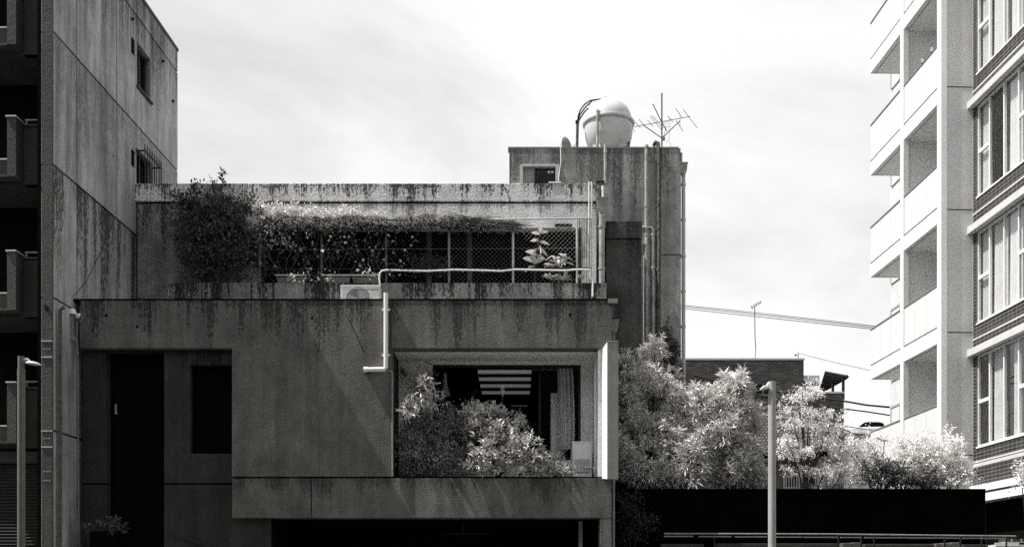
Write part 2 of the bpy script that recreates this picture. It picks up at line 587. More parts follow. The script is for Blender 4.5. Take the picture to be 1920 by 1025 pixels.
lv = [LROOF, j1, j2, j3, j4, j5, j6]
for i in range(6): side_slab(lv[i + 1] + (g_ if i < 5 else 0), lv[i] - (g_ if i else 0))
MB().box(-0.3, -0.225, 0.02, T_END - 0.02, 0, LROOF - 0.05).build('wall_core', 'black_room', lb, local=True)
MB().box(-6.0, -0.31, T_END - 0.25, T_END - 0.01, 0, LROOF - 0.02).build('rear_wall', 'conc_side', lb, local=True)
MB().box(-6.0, 0.02, 0.0, T_END + 0.02, LROOF + 0.002, LROOF + 0.07).build('roof_coping', 'dark_metal', lb, local=True)
MB().box(-6.0, -0.31, 1.7, T_END - 0.26, 0, LROOF - 0.03).build('core', 'conc_balcony', lb, local=True)
for h in (1, 3):                                                     # bathroom windows
    t0, t1, z0, z1 = wins[h]
    fr = MB()
    fr.box(-0.16, -0.1, t0, t0 + 0.04, z0, z1).box(-0.16, -0.1, t1 - 0.04, t1, z0, z1)
    fr.box(-0.158, -0.102, t0 + 0.04, t1 - 0.04, z0, z0 + 0.05).box(-0.158, -0.102, t0 + 0.04, t1 - 0.04, z1 - 0.05, z1)
    fr.box(-0.158, -0.102, (t0 + t1) / 2 - 0.02, (t0 + t1) / 2 + 0.02, z0 + 0.05, z1 - 0.05)
    fo = fr.build('window', 'dark_metal', lb, local=True)
    MB().box(-0.14, -0.135, t0 + 0.04, (t0 + t1) / 2 - 0.02, z0 + 0.05, z1 - 0.05).build('pane', 'glass_dark', fo, local=True)
    MB().box(-0.14, -0.135, (t0 + t1) / 2 + 0.02, t1 - 0.04, z0 + 0.05, z1 - 0.05).build('pane', 'glass_dark', fo, local=True)
    MB().box(-0.02, 0.05, t0 - 0.05, t1 + 0.05, z0 - 0.05, z0 - 0.002).build('sill', 'conc_pier', fo, local=True)
    MB().box(-0.19, -0.17, t0 + 0.03, t1 - 0.2, z0 + 0.02, z1 - 0.3).build('blind', 'curtain', fo, local=True)
for h in (0, 2):
    t0, t1, z0, z1 = wins[h]
    MB().box(-0.05, -0.02, t0, t1, z0, z1).build('vent_hatch', 'black', lb, local=True)
t0, t1, z0, z1 = wins[3]                                             # projecting bar grille
gr = MB()
gr.box(0.01, 0.2, t0 - 0.06, t0 - 0.03, z1 - 0.1, z1 - 0.07).box(0.01, 0.2, t1 + 0.03, t1 + 0.06, z1 - 0.1, z1 - 0.07)
gr.box(0.19, 0.22, t0 - 0.06, t1 + 0.06, z1 - 0.1, z1 - 0.06).box(0.19, 0.22, t0 - 0.06, t1 + 0.06, z0 + 0.02, z0 + 0.06)
go = gr.build('window_grille', 'dark_metal', lb, local=True)
for i in range(8):
    t = t0 - 0.05 + (t1 - t0 + 0.1) * i / 7
    MB().tube([(0.205, t, z0 - 0.1), (0.205, t, z1 + 0.06)], 0.013, 6).build('bar', 'dark_metal', go, local=True)
# vertical pour seams in the side wall, small fittings
for px in (144, 219):
    t = L_t(px)
    MB().box(0.001, 0.006, t - 0.008, t + 0.008, 3.0, j1 - 0.05).build('pour_seam', 'conc_balcony', lb, local=True)
for px, py in ((304, 115), (247, 36), (323, 190)):
    t, z = L_t(px), L_z(px, py)
    MB().tube([(0.0, t, z), (0.05, t, z)], [0.035, 0.03], 10).tube([(0.05, t, z), (0.055, t, z)], 0.02, 8).build('vent_cap', 'dark_metal', lb, local=True)
# front: corner pier, balconies
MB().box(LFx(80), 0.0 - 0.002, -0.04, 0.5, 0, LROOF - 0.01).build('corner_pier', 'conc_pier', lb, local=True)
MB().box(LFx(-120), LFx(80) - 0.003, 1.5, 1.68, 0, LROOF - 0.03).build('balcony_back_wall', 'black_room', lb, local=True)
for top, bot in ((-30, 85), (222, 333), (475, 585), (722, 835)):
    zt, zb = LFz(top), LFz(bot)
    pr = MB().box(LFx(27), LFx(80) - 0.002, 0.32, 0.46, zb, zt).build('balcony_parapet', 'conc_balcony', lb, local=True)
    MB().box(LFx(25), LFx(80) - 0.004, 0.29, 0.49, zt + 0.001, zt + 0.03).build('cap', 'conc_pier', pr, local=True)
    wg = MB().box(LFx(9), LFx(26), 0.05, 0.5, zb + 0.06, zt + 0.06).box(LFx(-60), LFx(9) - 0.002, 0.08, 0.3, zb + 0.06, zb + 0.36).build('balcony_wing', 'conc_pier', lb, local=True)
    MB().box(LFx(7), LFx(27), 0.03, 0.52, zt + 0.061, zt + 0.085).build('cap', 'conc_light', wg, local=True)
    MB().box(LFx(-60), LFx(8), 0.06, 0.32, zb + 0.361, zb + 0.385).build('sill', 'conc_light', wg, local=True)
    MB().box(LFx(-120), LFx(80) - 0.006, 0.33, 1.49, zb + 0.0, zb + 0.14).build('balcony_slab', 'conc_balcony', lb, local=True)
    rl = MB().tube([(LFx(27), 0.38, zt + 0.14), (LFx(79), 0.38, zt + 0.14)], 0.018, 6)
    for px in (30, 55, 77): rl.tube([(LFx(px), 0.38, zt), (LFx(px), 0.38, zt + 0.14)], 0.012, 6)
    rl.build('handrail', 'galv_dull', lb, local=True)
    fr = MB()
    for px in (-2, 20, 48): fr.box(LFx(px), LFx(px + 3), 1.42, 1.5, zb + 0.15, zt + 0.45)
    fr.box(LFx(-2), LFx(51), 1.415, 1.495, zt + 0.451, zt + 0.49)
    fo = fr.build('balcony_window', 'galv_dull', lb, local=True)
    MB().box(LFx(1), LFx(20), 1.45, 1.455, zb + 0.15, zt + 0.45).build('pane', 'glass_dark', fo, local=True)
    MB().box(LFx(23), LFx(48), 1.47, 1.475, zb + 0.15, zt + 0.45).build('pane', 'glass_dark', fo, local=True)
sh = MB()
zz = 0.1
while zz < LFz(862):
    sh.add([(LFx(-90), 0.42, zz), (LFx(56), 0.42, zz), (LFx(56), 0.385, zz + 0.03), (LFx(-90), 0.385, zz + 0.03), (LFx(-90), 0.42, zz + 0.058), (LFx(56), 0.42, zz + 0.058)], [(0, 1, 2, 3), (3, 2, 5, 4)])
    zz += 0.06
so = sh.build('roller_shutter', 'shutter', lb, local=True)
MB().box(LFx(-90), LFx(58), 0.3, 0.5, LFz(862), LFz(842)).build('shutter_box', 'conc_balcony', so, local=True)
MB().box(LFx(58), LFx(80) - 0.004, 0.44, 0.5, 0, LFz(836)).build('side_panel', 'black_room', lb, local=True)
# straps and bolts on the pier, pipe down the corner
for py in (640, 670, 808, 838):
    st = MB().box(LFx(79.2), LFx(100.5), -0.052, -0.041, LFz(py) - 0.012, LFz(py) + 0.012).build('strap', 'galv', lb, local=True)
for py in (655, 822, 884, 901):
    for px in (85, 90, 95):
        MB().tube([P_ for P_ in ((LFx(px), -0.04, LFz(py)), (LFx(px), -0.055, LFz(py)))], 0.012, 6).build('bolt', 'galv', lb, local=True)
MB().box(LFx(88), LFx(92), -0.12, -0.041, LFz(583), LFz(575)).box(LFx(89), LFx(91), -0.14, -0.121, LFz(580), LFz(573)).build('cable_hook', 'dark_metal', lb, local=True)
MB().tube([(0.07, 0.12, 0.0), (0.07, 0.12, LFz(578)), (0.14, 0.12, LFz(572))], 0.035, 8).build('corner_pipe', 'rust', lb, smooth=True, local=True)
cr = [(0.004, L_t(a), L_z(a, b)) for a, b in ((205, 430), (190, 468), (175, 500), (158, 532), (136, 556))]
MB().tube(cr, 0.007, 5).build('loose_cable', 'dark_metal', lb, local=True)


# ================================================================== main concrete house
hs = thing('concrete_house', 'rain streaked concrete house with roof terrace and stair tower in the middle', 'building', (-2.5, 0, 0))


def fx(px): return (px - 960) / 100
def fz(py): return EYE + (1100 - py) / 100


outl = [(150, 563), (1147, 563), (1147, 652), (735, 652), (735, 893), (435, 893), (435, 652), (150, 652)]
MB().prism([(fx(a), fz(b)) for a, b in outl], 0.0, 0.35).build('front_wall', 'conc_front', hs)
MB().box(fx(435), fx(583.3), 0.0, 0.4, fz(970), fz(896)).build('beam', 'conc_front', hs, bevel=0.008)
MB().box(fx(584.3), fx(1147), 0.0, 0.4, fz(970), fz(896)).build('beam', 'conc_front', hs, bevel=0.008)
MB().box(fx(440), fx(1140), 0.05, 0.34, fz(897), fz(892.5)).build('joint_filler', 'black', hs)
MB().box(fx(133), fx(1150), -0.006, 0.32, fz(563) + 0.002, fz(560)).build('coping', 'black', hs)
MB().box(fx(150), fx(1147), 0.36, 2.19, fz(652) + 0.01, fz(563) - 0.12).build('roof_slab', 'conc_parapet', hs)
MB().box(fx(1140), fx(1158), -0.02, 0.05, fz(568), fz(560)).build('gutter_end', 'galv_dull', hs)
# recessed wall on the left with doorway and tall window opening
MB().wall(fx(150), fx(437), fz(903.5), fz(652) - 0.004, 0.15, 0.4,
          [(fx(193), fx(303), fz(903.5), fz(655)), (fx(352), fx(437), fz(848), fz(680))]).build('porch_wall', 'conc_left', hs)
MB().wall(fx(150), fx(505), 0.0, fz(906.5), 0.15, 0.4, [(fx(193), fx(303), 0.0, fz(906.5))]).build('porch_wall', 'conc_left', hs)
MB().box(fx(304), fx(437), 0.2, 0.38, fz(907), fz(903)).build('joint_filler', 'black', hs)
MB().box(fx(150), fx(430), 0.149, 0.2, fz(653.2), fz(652) - 0.0005).build('soffit_joint', 'dark_metal', hs)
dk = MB()
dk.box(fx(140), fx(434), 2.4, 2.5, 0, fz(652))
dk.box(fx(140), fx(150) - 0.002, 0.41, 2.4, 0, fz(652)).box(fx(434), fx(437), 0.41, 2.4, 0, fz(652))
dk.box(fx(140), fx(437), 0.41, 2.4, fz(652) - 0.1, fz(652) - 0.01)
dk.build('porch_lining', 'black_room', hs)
dr = MB().box(fx(198), fx(298), 0.36, 0.4, 0.05, fz(660)).build('door', 'black', hs)
MB().tube([(fx(206), 0.3, fz(770)), (fx(206), 0.3, fz(752))], 0.02, 6).box(fx(204), fx(208), 0.29, 0.36, fz(771), fz(768)).build('handle', 'galv_dull', dr)
wn = MB()
wn.box(fx(353), fx(357), 0.3, 0.36, fz(848), fz(680)).box(fx(431), fx(434.9), 0.3, 0.36, fz(848), fz(680)).box(fx(357), fx(431), 0.3, 0.36, fz(848), fz(844)).box(fx(357), fx(431), 0.3, 0.36, fz(684), fz(680)).box(fx(392), fx(396), 0.302, 0.358, fz(844), fz(684))
wo = wn.build('window', 'black', hs)
MB().box(fx(357), fx(392), 0.33, 0.335, fz(844), fz(684)).build('pane', 'black', wo)
MB().box(fx(396), fx(431), 0.33, 0.335, fz(844), fz(684)).build('pane', 'black', wo)
# balcony recess
MB().box(fx(690), fx(735) - 0.003, 0.351, 1.2, fz(893), fz(652)).build('balcony_side_wall', 'conc_left', hs)
MB().box(fx(735), fx(1147), 0.352, 1.45, fz(652) + 0.003, fz(652) + 0.12).build('balcony_soffit', 'conc_recess', hs)
MB().box(fx(690), fx(1147), 0.402, 1.4, fz(970) + 0.05, fz(905)).build('balcony_floor', 'conc_front', hs)
YB = 1.2
W0, W1, WT, WBt = PX(811, YB), PX(1089, YB), PZ(683, YB), PZ(862, YB)
MB().wall(PX(700, YB), PX(1112, YB), fz(905), fz(652) + 0.002, YB, YB + 0.16, [(W0, W1, WBt, WT)]).build('balcony_wall', 'conc_recess', hs)
MB().box(1.62, 1.87, 0.06, 1.4, fz(896) + 0.003, fz(652) - 0.002).build('balcony_end_wall', 'conc_recess', hs)
MB().box(1.575, 1.617, 0.5, 0.56, fz(896) + 0.003, fz(652) - 0.02).build('drain_pipe', 'white_paint', hs)
wf = MB()
wf.box(W0, W0 + 0.05, YB + 0.05, YB + 0.12, WBt, WT).box(W1 - 0.05, W1, YB + 0.05, YB + 0.12, WBt, WT)
wf.box(W0 + 0.05, W1 - 0.05, YB + 0.05, YB + 0.12, WT - 0.05, WT).box(W0 + 0.05, W1 - 0.05, YB + 0.05, YB + 0.12, WBt, WBt + 0.06)
wf.box(PX(1010, YB), PX(1014, YB), YB + 0.06, YB + 0.1, WBt + 0.06, WT - 0.05)
wo = wf.build('balcony_window', 'dark_metal', hs)
MB().box(PX(1014, YB), W1 - 0.05, YB + 0.075, YB + 0.08, WBt + 0.06, WT - 0.05).build('pane', 'glass_clear', wo)
# the room behind the window
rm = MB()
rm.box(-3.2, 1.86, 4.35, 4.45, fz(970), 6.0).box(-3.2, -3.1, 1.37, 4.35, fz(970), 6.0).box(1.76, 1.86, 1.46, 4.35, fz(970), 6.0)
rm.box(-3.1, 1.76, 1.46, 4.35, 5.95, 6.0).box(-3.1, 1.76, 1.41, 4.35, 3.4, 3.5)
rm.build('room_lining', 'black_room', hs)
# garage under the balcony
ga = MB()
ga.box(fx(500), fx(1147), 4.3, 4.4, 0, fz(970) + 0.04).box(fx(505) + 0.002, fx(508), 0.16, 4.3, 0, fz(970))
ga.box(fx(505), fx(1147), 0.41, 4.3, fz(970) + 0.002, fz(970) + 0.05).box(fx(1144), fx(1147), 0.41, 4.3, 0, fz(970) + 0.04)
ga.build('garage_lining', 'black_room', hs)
MB().box(fx(1125), fx(1147), 0.002, 0.4, 0, fz(970) - 0.002).build('pillar', 'conc_front', hs, bevel=0.01)
MB().box(fx(1089), fx(1096), 0.6, 0.72, 0, fz(973)).build('inner_post', 'galv_dull', hs)
MB().box(fx(820), fx(915), 1.5, 1.53, fz(993), fz(991.5)).box(fx(860), fx(862), 1.5, 1.53, fz(991.5), fz(970)).build('door_track', 'dark_metal', hs)
MB().tube([(fx(310), 0.1, fz(995)), (fx(335), 0.1, fz(1005)), (fx(372), 0.1, fz(1018)), (fx(420), 0.1, fz(1040))], 0.018, 6).build('stair_rail', 'dark_metal', hs)
# upper storey
YU = 3.0
UX0, UX1 = PX(258, YU), PX(1118, YU)
UT, UJ = PZ(344, YU), PZ(380, YU)
MB().box(UX0 - 0.07, UX1 + 0.03, YU - 0.006, YU + 0.3, UJ + 0.02, UT).build('roof_band', 'conc_upper', hs, bevel=0.012)
MB().wall(PX(452, YU), UX1, 6.8, UJ - 0.02, YU, YU + 0.25, [(PX(486, YU), PX(1092, YU), 6.8, PZ(427, YU))]).build('upper_wall', 'conc_upper', hs)
MB().box(UX0, PX(452, YU) - 0.004, YU + 0.003, YU + 0.25, 6.8, UJ - 0.02).build('upper_wall', 'conc_mould_shade', hs)['label'] = 'mouldy stretch of the upper wall with its shade painted in'
MB().box(UX0 + 0.02, UX1 - 0.02, YU + 0.03, YU + 0.24, UJ - 0.021, UJ + 0.021).build('joint_filler', 'black', hs)
MB().box(UX0, UX1, YU + 0.31, 8.0, UJ - 0.02, UT - 0.15).build('roof_slab', 'conc_parapet', hs)
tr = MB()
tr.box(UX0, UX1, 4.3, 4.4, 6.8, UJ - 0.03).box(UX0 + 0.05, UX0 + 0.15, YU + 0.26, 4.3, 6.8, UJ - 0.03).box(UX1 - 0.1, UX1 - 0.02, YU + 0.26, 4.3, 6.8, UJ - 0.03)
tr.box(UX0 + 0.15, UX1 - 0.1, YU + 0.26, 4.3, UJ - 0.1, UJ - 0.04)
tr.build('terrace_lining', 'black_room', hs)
for px in (876, 800):
    MB().box(PX(px, 3.9), PX(px + 9, 3.9), 3.9, 4.05, 6.8, UJ - 0.11).build('terrace_post', 'galv_dull', hs)
vt = MB().box(PX(1040, YU), PX(1072, YU), YU - 0.04, YU + 0.0, PZ(427, YU) + 0.03, PZ(420.5, YU))
vo = vt.build('vent_box', 'black', hs)
# terrace parapet
YP = 2.2
MB().box(PX(312, YP), PX(1137, YP), YP, YP + 0.16, 6.78, PZ(530, YP)).build('terrace_parapet', 'conc_parapet', hs, bevel=0.01)
MB().box(PX(312, YP), PX(1137, YP) - 0.16, YP + 0.17, YU + 1.3, 6.5, 6.79).build('terrace_floor', 'conc_parapet', hs)
MB().box(PX(1137, YP) - 0.15, PX(1137, YP) - 0.002, YP + 0.161, YU + 1.4, 6.78, PZ(530, YP) - 0.002).build('terrace_parapet', 'conc_parapet', hs)
MB().box(PX(246, 3.1), UX0 - 0.08, 3.06, 3.2, 6.8, PZ(376, 3.1)).build('gap_shade', 'black', hs)  # black sheet put in as the shade of the gap beside the neighbour
# stair tower
YT = 4.5
TX0, TX1, TT = PX(955, YT), PX(1276, YT), PZ(278, YT)
th = [(PX(976, YT), PX(1046, YT), PZ(346, YT), PZ(309, YT))]
MB().wall(TX0, TX1, 0.0, TT, YT, YT + 0.25, th).build('tower_wall', 'conc_tower', hs)
MB().box(TX0, TX0 + 0.22, YT + 0.251, 8.4, 9.9, TT - 0.003).build('tower_wall', 'conc_tower', hs)
MB().box(TX1 - 0.22, TX1, YT + 0.251, 8.4, 0, TT - 0.003).build('tower_wall', 'conc_tower', hs)
MB().box(TX0, TX1, 8.4, 8.6, 0, TT - 0.003).build('tower_wall', 'conc_tower', hs)
MB().box(TX0 + 0.23, TX1 - 0.23, YT + 0.252, 8.39, TT - 0.25, TT - 0.12).build('tower_roof', 'conc_parapet', hs)
MB().box(TX0 - 0.03, TX1 - 0.04, YT - 0.008, YT + 0.28, TT + 0.001, TT + 0.03).build('tower_coping', 'galv_dull', hs)
MB().box(TX0 + 0.23, TX1 - 0.23, 6.5, 6.6, 9, TT - 0.26).build('tower_lining', 'black_room', hs)
MB().box(PX(1238, YT), TX1 + 0.004, YT - 0.05, YT - 0.001, 0, PZ(314, YT)).build('tower_pilaster', 'conc_tower', hs)
for py in (478, 697):
    MB().box(PX(1238, YT), TX1 + 0.006, YT - 0.056, YT - 0.0505, PZ(py + 1.2, YT), PZ(py, YT)).build('joint_filler', 'black', hs)
MB().box(TX1 - 0.02, TX1 + 0.045, YT + 0.0, YT + 0.3, PZ(312, YT), PZ(286, YT)).build('coping_step', 'conc_tower', hs)
a, b, c, d = th[0]
tf = MB()
tf.box(a - 0.02, a + 0.055, YT - 0.03, YT + 0.1, c, d).box(b - 0.055, b + 0.02, YT - 0.03, YT + 0.1, c, d).box(a + 0.055, b - 0.055, YT - 0.03, YT + 0.1, d - 0.045, d + 0.01)
to = tf.build('tower_window', 'galv', hs)
MB().box(a + 0.055, a + 0.32, YT + 0.05, YT + 0.07, c, d - 0.045).build('sliding_panel', 'galv_dull', to)
MB().box(a + 0.32, b - 0.055, YT + 0.085, YT + 0.09, c, d - 0.045).build('pane', 'glass_clear', to)
for px in (1029.5, 1036):
    MB().lathe([(0.0001, YT + 0.12), (0.032, YT + 0.12), (0.032, YT + 0.14)], PX(px, YT), PZ(318.5, YT), 14, 'y').build('vent_disc', 'white_paint', to)
MB().box(PX(1029, 2.9), PX(1053, 2.9), 2.98, 3.3, UT + 0.002, UT + 0.035).build('roof_bracket', 'white_paint', hs)
# annex between terrace and tower
YA = 3.2
MB().box(PX(1137, YA) + 0.0, PX(1203, YA), YA, YT - 0.06, 0, PZ(449, YA)).build('annex', 'conc_annex', hs)
MB().box(PX(1136, YA), PX(1204, YA), YA - 0.03, YT - 0.06, PZ(447.6, YA), PZ(415, YA)).build('annex_top', 'conc_annex', hs, bevel=0.015)
MB().box(PX(1139, YA), PX(1165, YA), YA - 0.05, YA - 0.001, PZ(600, YA), PZ(549, YA)).build('annex_hood', 'dark_metal', hs)


# pipes on the house -------------------------------------------------
def pipe(path, r, mat='pvc_dirty', name='downpipe', collars=(), parent=hs, n=10):
    o = MB().tube(path, r, n).build(name, mat, parent, smooth=True)
    for q in collars:
        c = MB().tube([(q[0], q[1], q[2] - 0.03), (q[0], q[1], q[2] + 0.03)], r * 1.22, n).build('collar', mat, o, smooth=True)
    return o


def hopper(cx, y, ztop, w, h, mat='galv_dull', parent=hs):
    m = MB()
    m.prism([(cx - w * 0.62, ztop), (cx + w * 0.62, ztop), (cx + w * 0.5, ztop - h * 0.62), (cx + w * 0.26, ztop - h), (cx - w * 0.26, ztop - h), (cx - w * 0.5, ztop - h * 0.62)], y - w * 0.4, y + w * 0.4)
    m.box(cx - w * 0.68, cx + w * 0.68, y - w * 0.46, y + w * 0.46, ztop + 0.001, ztop + 0.03)
    return m.build('rain_hopper', mat, parent)


# right corner of the tower
Yd = YT + 0.05
hx = PX(1281.5, Yd)
hopper(hx, Yd, PZ(308, Yd), 0.14, 0.26, 'galv_dull')
pipe([(hx, Yd, PZ(328, Yd)), (hx, Yd, 0)], 0.045, 'grey_plastic', 'downpipe', [(hx, Yd, PZ(q, Yd)) for q in (346, 412, 480, 546, 612, 680)])
# three stacks on the tower face
Ys = YT - 0.05
x = PX(1135, Ys)
pipe([(x, Ys, PZ(344, Ys)), (x, Ys, TT + 0.07)], 0.036, 'pvc_dirty', 'vent_pipe', [(x, Ys, PZ(285, Ys))])
pipe([(x, Ys, PZ(340, Ys)), (x - 0.2, Ys - 0.02, PZ(341, Ys)), (x - 0.21, Ys - 0.02, PZ(352, Ys))], 0.03, 'dark_metal', 'branch_pipe')
x = PX(1212, Ys)
pipe([(x, Ys, 0), (x, Ys, TT + 0.05)], 0.042, 'pvc_dirty', 'vent_pipe', [(x, Ys, PZ(q, Ys)) for q in (275, 386, 440, 500, 568)])
x = PX(1234, Ys)
pipe([(x, Ys, 0), (x, Ys, PZ(268, Ys)), (x - 0.05, Ys + 0.03, PZ(265, Ys)), (x - 0.09, Ys + 0.1, PZ(270, Ys))], 0.045, 'rust', 'vent_pipe', [(x, Ys, PZ(q, Ys)) for q in (386, 430, 506, 570)])
x = PX(1224, Ys)
pipe([(x, Ys, 0), (x, Ys, PZ(431, Ys)), (x - 0.04, Ys, PZ(427, Ys)), (PX(1203, Ys), Ys, PZ(427, Ys))], 0.04, 'pvc_dirty', 'branch_pipe', [(x, Ys, PZ(q, Ys)) for q in (440, 502, 560)])
x = PX(1206, 3.6)
hopper(x, 3.6, PZ(461, 3.6), 0.09, 0.2, 'galv_dull')
pipe([(x, 3.6, PZ(478, 3.6)), (x, 3.6, 0)], 0.02, 'white_plastic', 'downpipe')
# downpipe at the right end of the terrace
Yr = 2.75
x = PX(1128.5, Yr)
hopper(x, Yr, PZ(374, Yr), 0.18, 0.3, 'galv_dull')
pipe([(x, Yr, PZ(395, Yr)), (x, Yr, 6.8)], 0.062, 'pvc_dirty', 'downpipe', [(x, Yr, PZ(q, Yr)) for q in (425, 503)])
pipe([(x + 0.02, Yr, PZ(373, Yr)), (x + 0.02, Yr, PZ(349, Yr))], 0.03, 'white_plastic', 'overflow_pipe')
pipe([(x - 0.04, Yr, PZ(373, Yr)), (x - 0.05, Yr, PZ(352, Yr)), (x - 0.09, Yr + 0.1, PZ(345, Yr))], 0.022, 'dark_metal', 'overflow_pipe')
for px, top in ((1104.5, 341), (1109.5, 341)):                  # two thin conduits over the roof edge
    pipe([(PX(px, 2.88), 3.1, PZ(top - 1, 2.88)), (PX(px, 2.88), 2.88, PZ(top, 2.88)), (PX(px, 2.88), 2.86, PZ(440 if px < 1107 else 505, 2.86))], 0.017, 'white_plastic', 'conduit')
pipe([(PX(1051, 4.4), 4.42, TT + 0.05), (PX(1052, 4.4), 4.41, PZ(300, 4.4)), (PX(1048, 4.4), 4.41, PZ(330, 4.4)), (PX(1047, 4.4), 4.41, PZ(345, 4.4))], 0.012, 'white_plastic', 'cable')
# white drain elbow on the front, thin pipe beside the recess
Yf = -0.045
pipe([(PX(723.5, Yf), Yf, PZ(549, Yf)), (PX(723.5, Yf), Yf, PZ(689, Yf)), (PX(721, Yf), Yf, PZ(692, Yf)), (PX(684, Yf), Yf, PZ(692.5, Yf))], 0.042, 'white_plastic', 'drain_pipe', n=12)
MB().tube([(PX(682, Yf), Yf, PZ(692.5, Yf)), (PX(690, Yf), Yf, PZ(692.5, Yf))], 0.052, 12).build('pipe_end', 'white_plastic', hs, smooth=True)
for py in (580, 665):
    MB().box(PX(716, Yf), PX(731, Yf), -0.04, 0.0, PZ(py + 2, Yf), PZ(py - 2, Yf)).build('pipe_clip', 'white_plastic', hs)
pipe([(PX(728, -0.03), -0.03, PZ(695, -0.03)), (PX(734, -0.03), -0.03, PZ(696, -0.03)), (PX(735.5, -0.03), -0.03, PZ(700, -0.03)), (PX(736, -0.03), -0.03, PZ(892, -0.03))], 0.016, 'galv_dull', 'thin_pipe')
MB().box(fx(731.5), fx(734), -0.02, 0.0, fz(660), fz(566)).build('seam_strip', 'dark_metal', hs)
# right corner gutter
pipe([(fx(1154), 0.4, fz(565)), (fx(1154), 0.4, fz(592))], 0.03, 'dark_metal', 'gutter_pipe')
hopper(fx(1156), 0.42, fz(592), 0.13, 0.22, 'galv_dull')
pipe([(fx(1154), 0.42, fz(612)), (fx(1154), 0.42, 0)], 0.03, 'galv_dull', 'downpipe')
# holes left by the formwork
for px, py in ((585, 596), (1069, 590), (199, 591), (257, 612)):
    MB().lathe([(0.0001, -0.004), (0.022, -0.004), (0.03, 0.001)], fx(px), fz(py), 10, 'y').build('form_hole', 'black', hs)


def crack(pts, Y, r, mat='black'):
    MB().tube([P(a, b, Y) for a, b in pts], r, 4).build('crack', mat, hs)


crack([(653, 596), (662, 614), (670, 632), (676, 645), (682, 660)], -0.001, 0.006)
crack([(941, 346), (950, 356), (953, 368), (956, 379)], YU - 0.007, 0.006)
crack([(779, 670), (790, 676), (803, 679), (811, 684)], YB - 0.001, 0.006)
crack([(583, 900), (584, 925), (583, 960)], -0.002, 0.006)

# small electrical fittings on the left corner of the house
fl = thing('wall_lamp', 'small bulkhead lamp with white cap on the left corner of the concrete house', 'lamp', P(140, 600, -0.1))
MB().lathe([(0.001, fz(580)), (0.05, fz(582)), (0.075, fz(588)), (0.078, fz(592)), (0.05, fz(592))], fx(140), -0.1, 14).build('cap', 'white_plastic', fl, smooth=True)
MB().box(fx(138), fx(142), -0.12, -0.08, fz(632), fz(592)).build('bracket', 'galv_dull', fl)
MB().box(fx(134), fx(145), -0.13, -0.04, fz(641), fz(632)).build('junction_box', 'galv_dull', fl)
MB().tube([(fx(151), -0.05, fz(590)), (fx(150), -0.12, fz(597))], [0.025, 0.035], 10).build('sensor', 'white_plastic', fl, smooth=True)
MB().tube([(fx(152), -0.03, fz(588)), (fx(156), -0.05, fz(598)), (fx(153), -0.05, fz(605)), (fx(147), -0.05, fz(602)), (fx(146), -0.05, fz(640)), (fx(147), -0.05, fz(664)), (fx(143), -0.05, fz(666)), (fx(147), -0.03, fz(660)), (fx(147), 0.05, 0.1)], 0.012, 6).build('cable', 'galv_dull', fl)


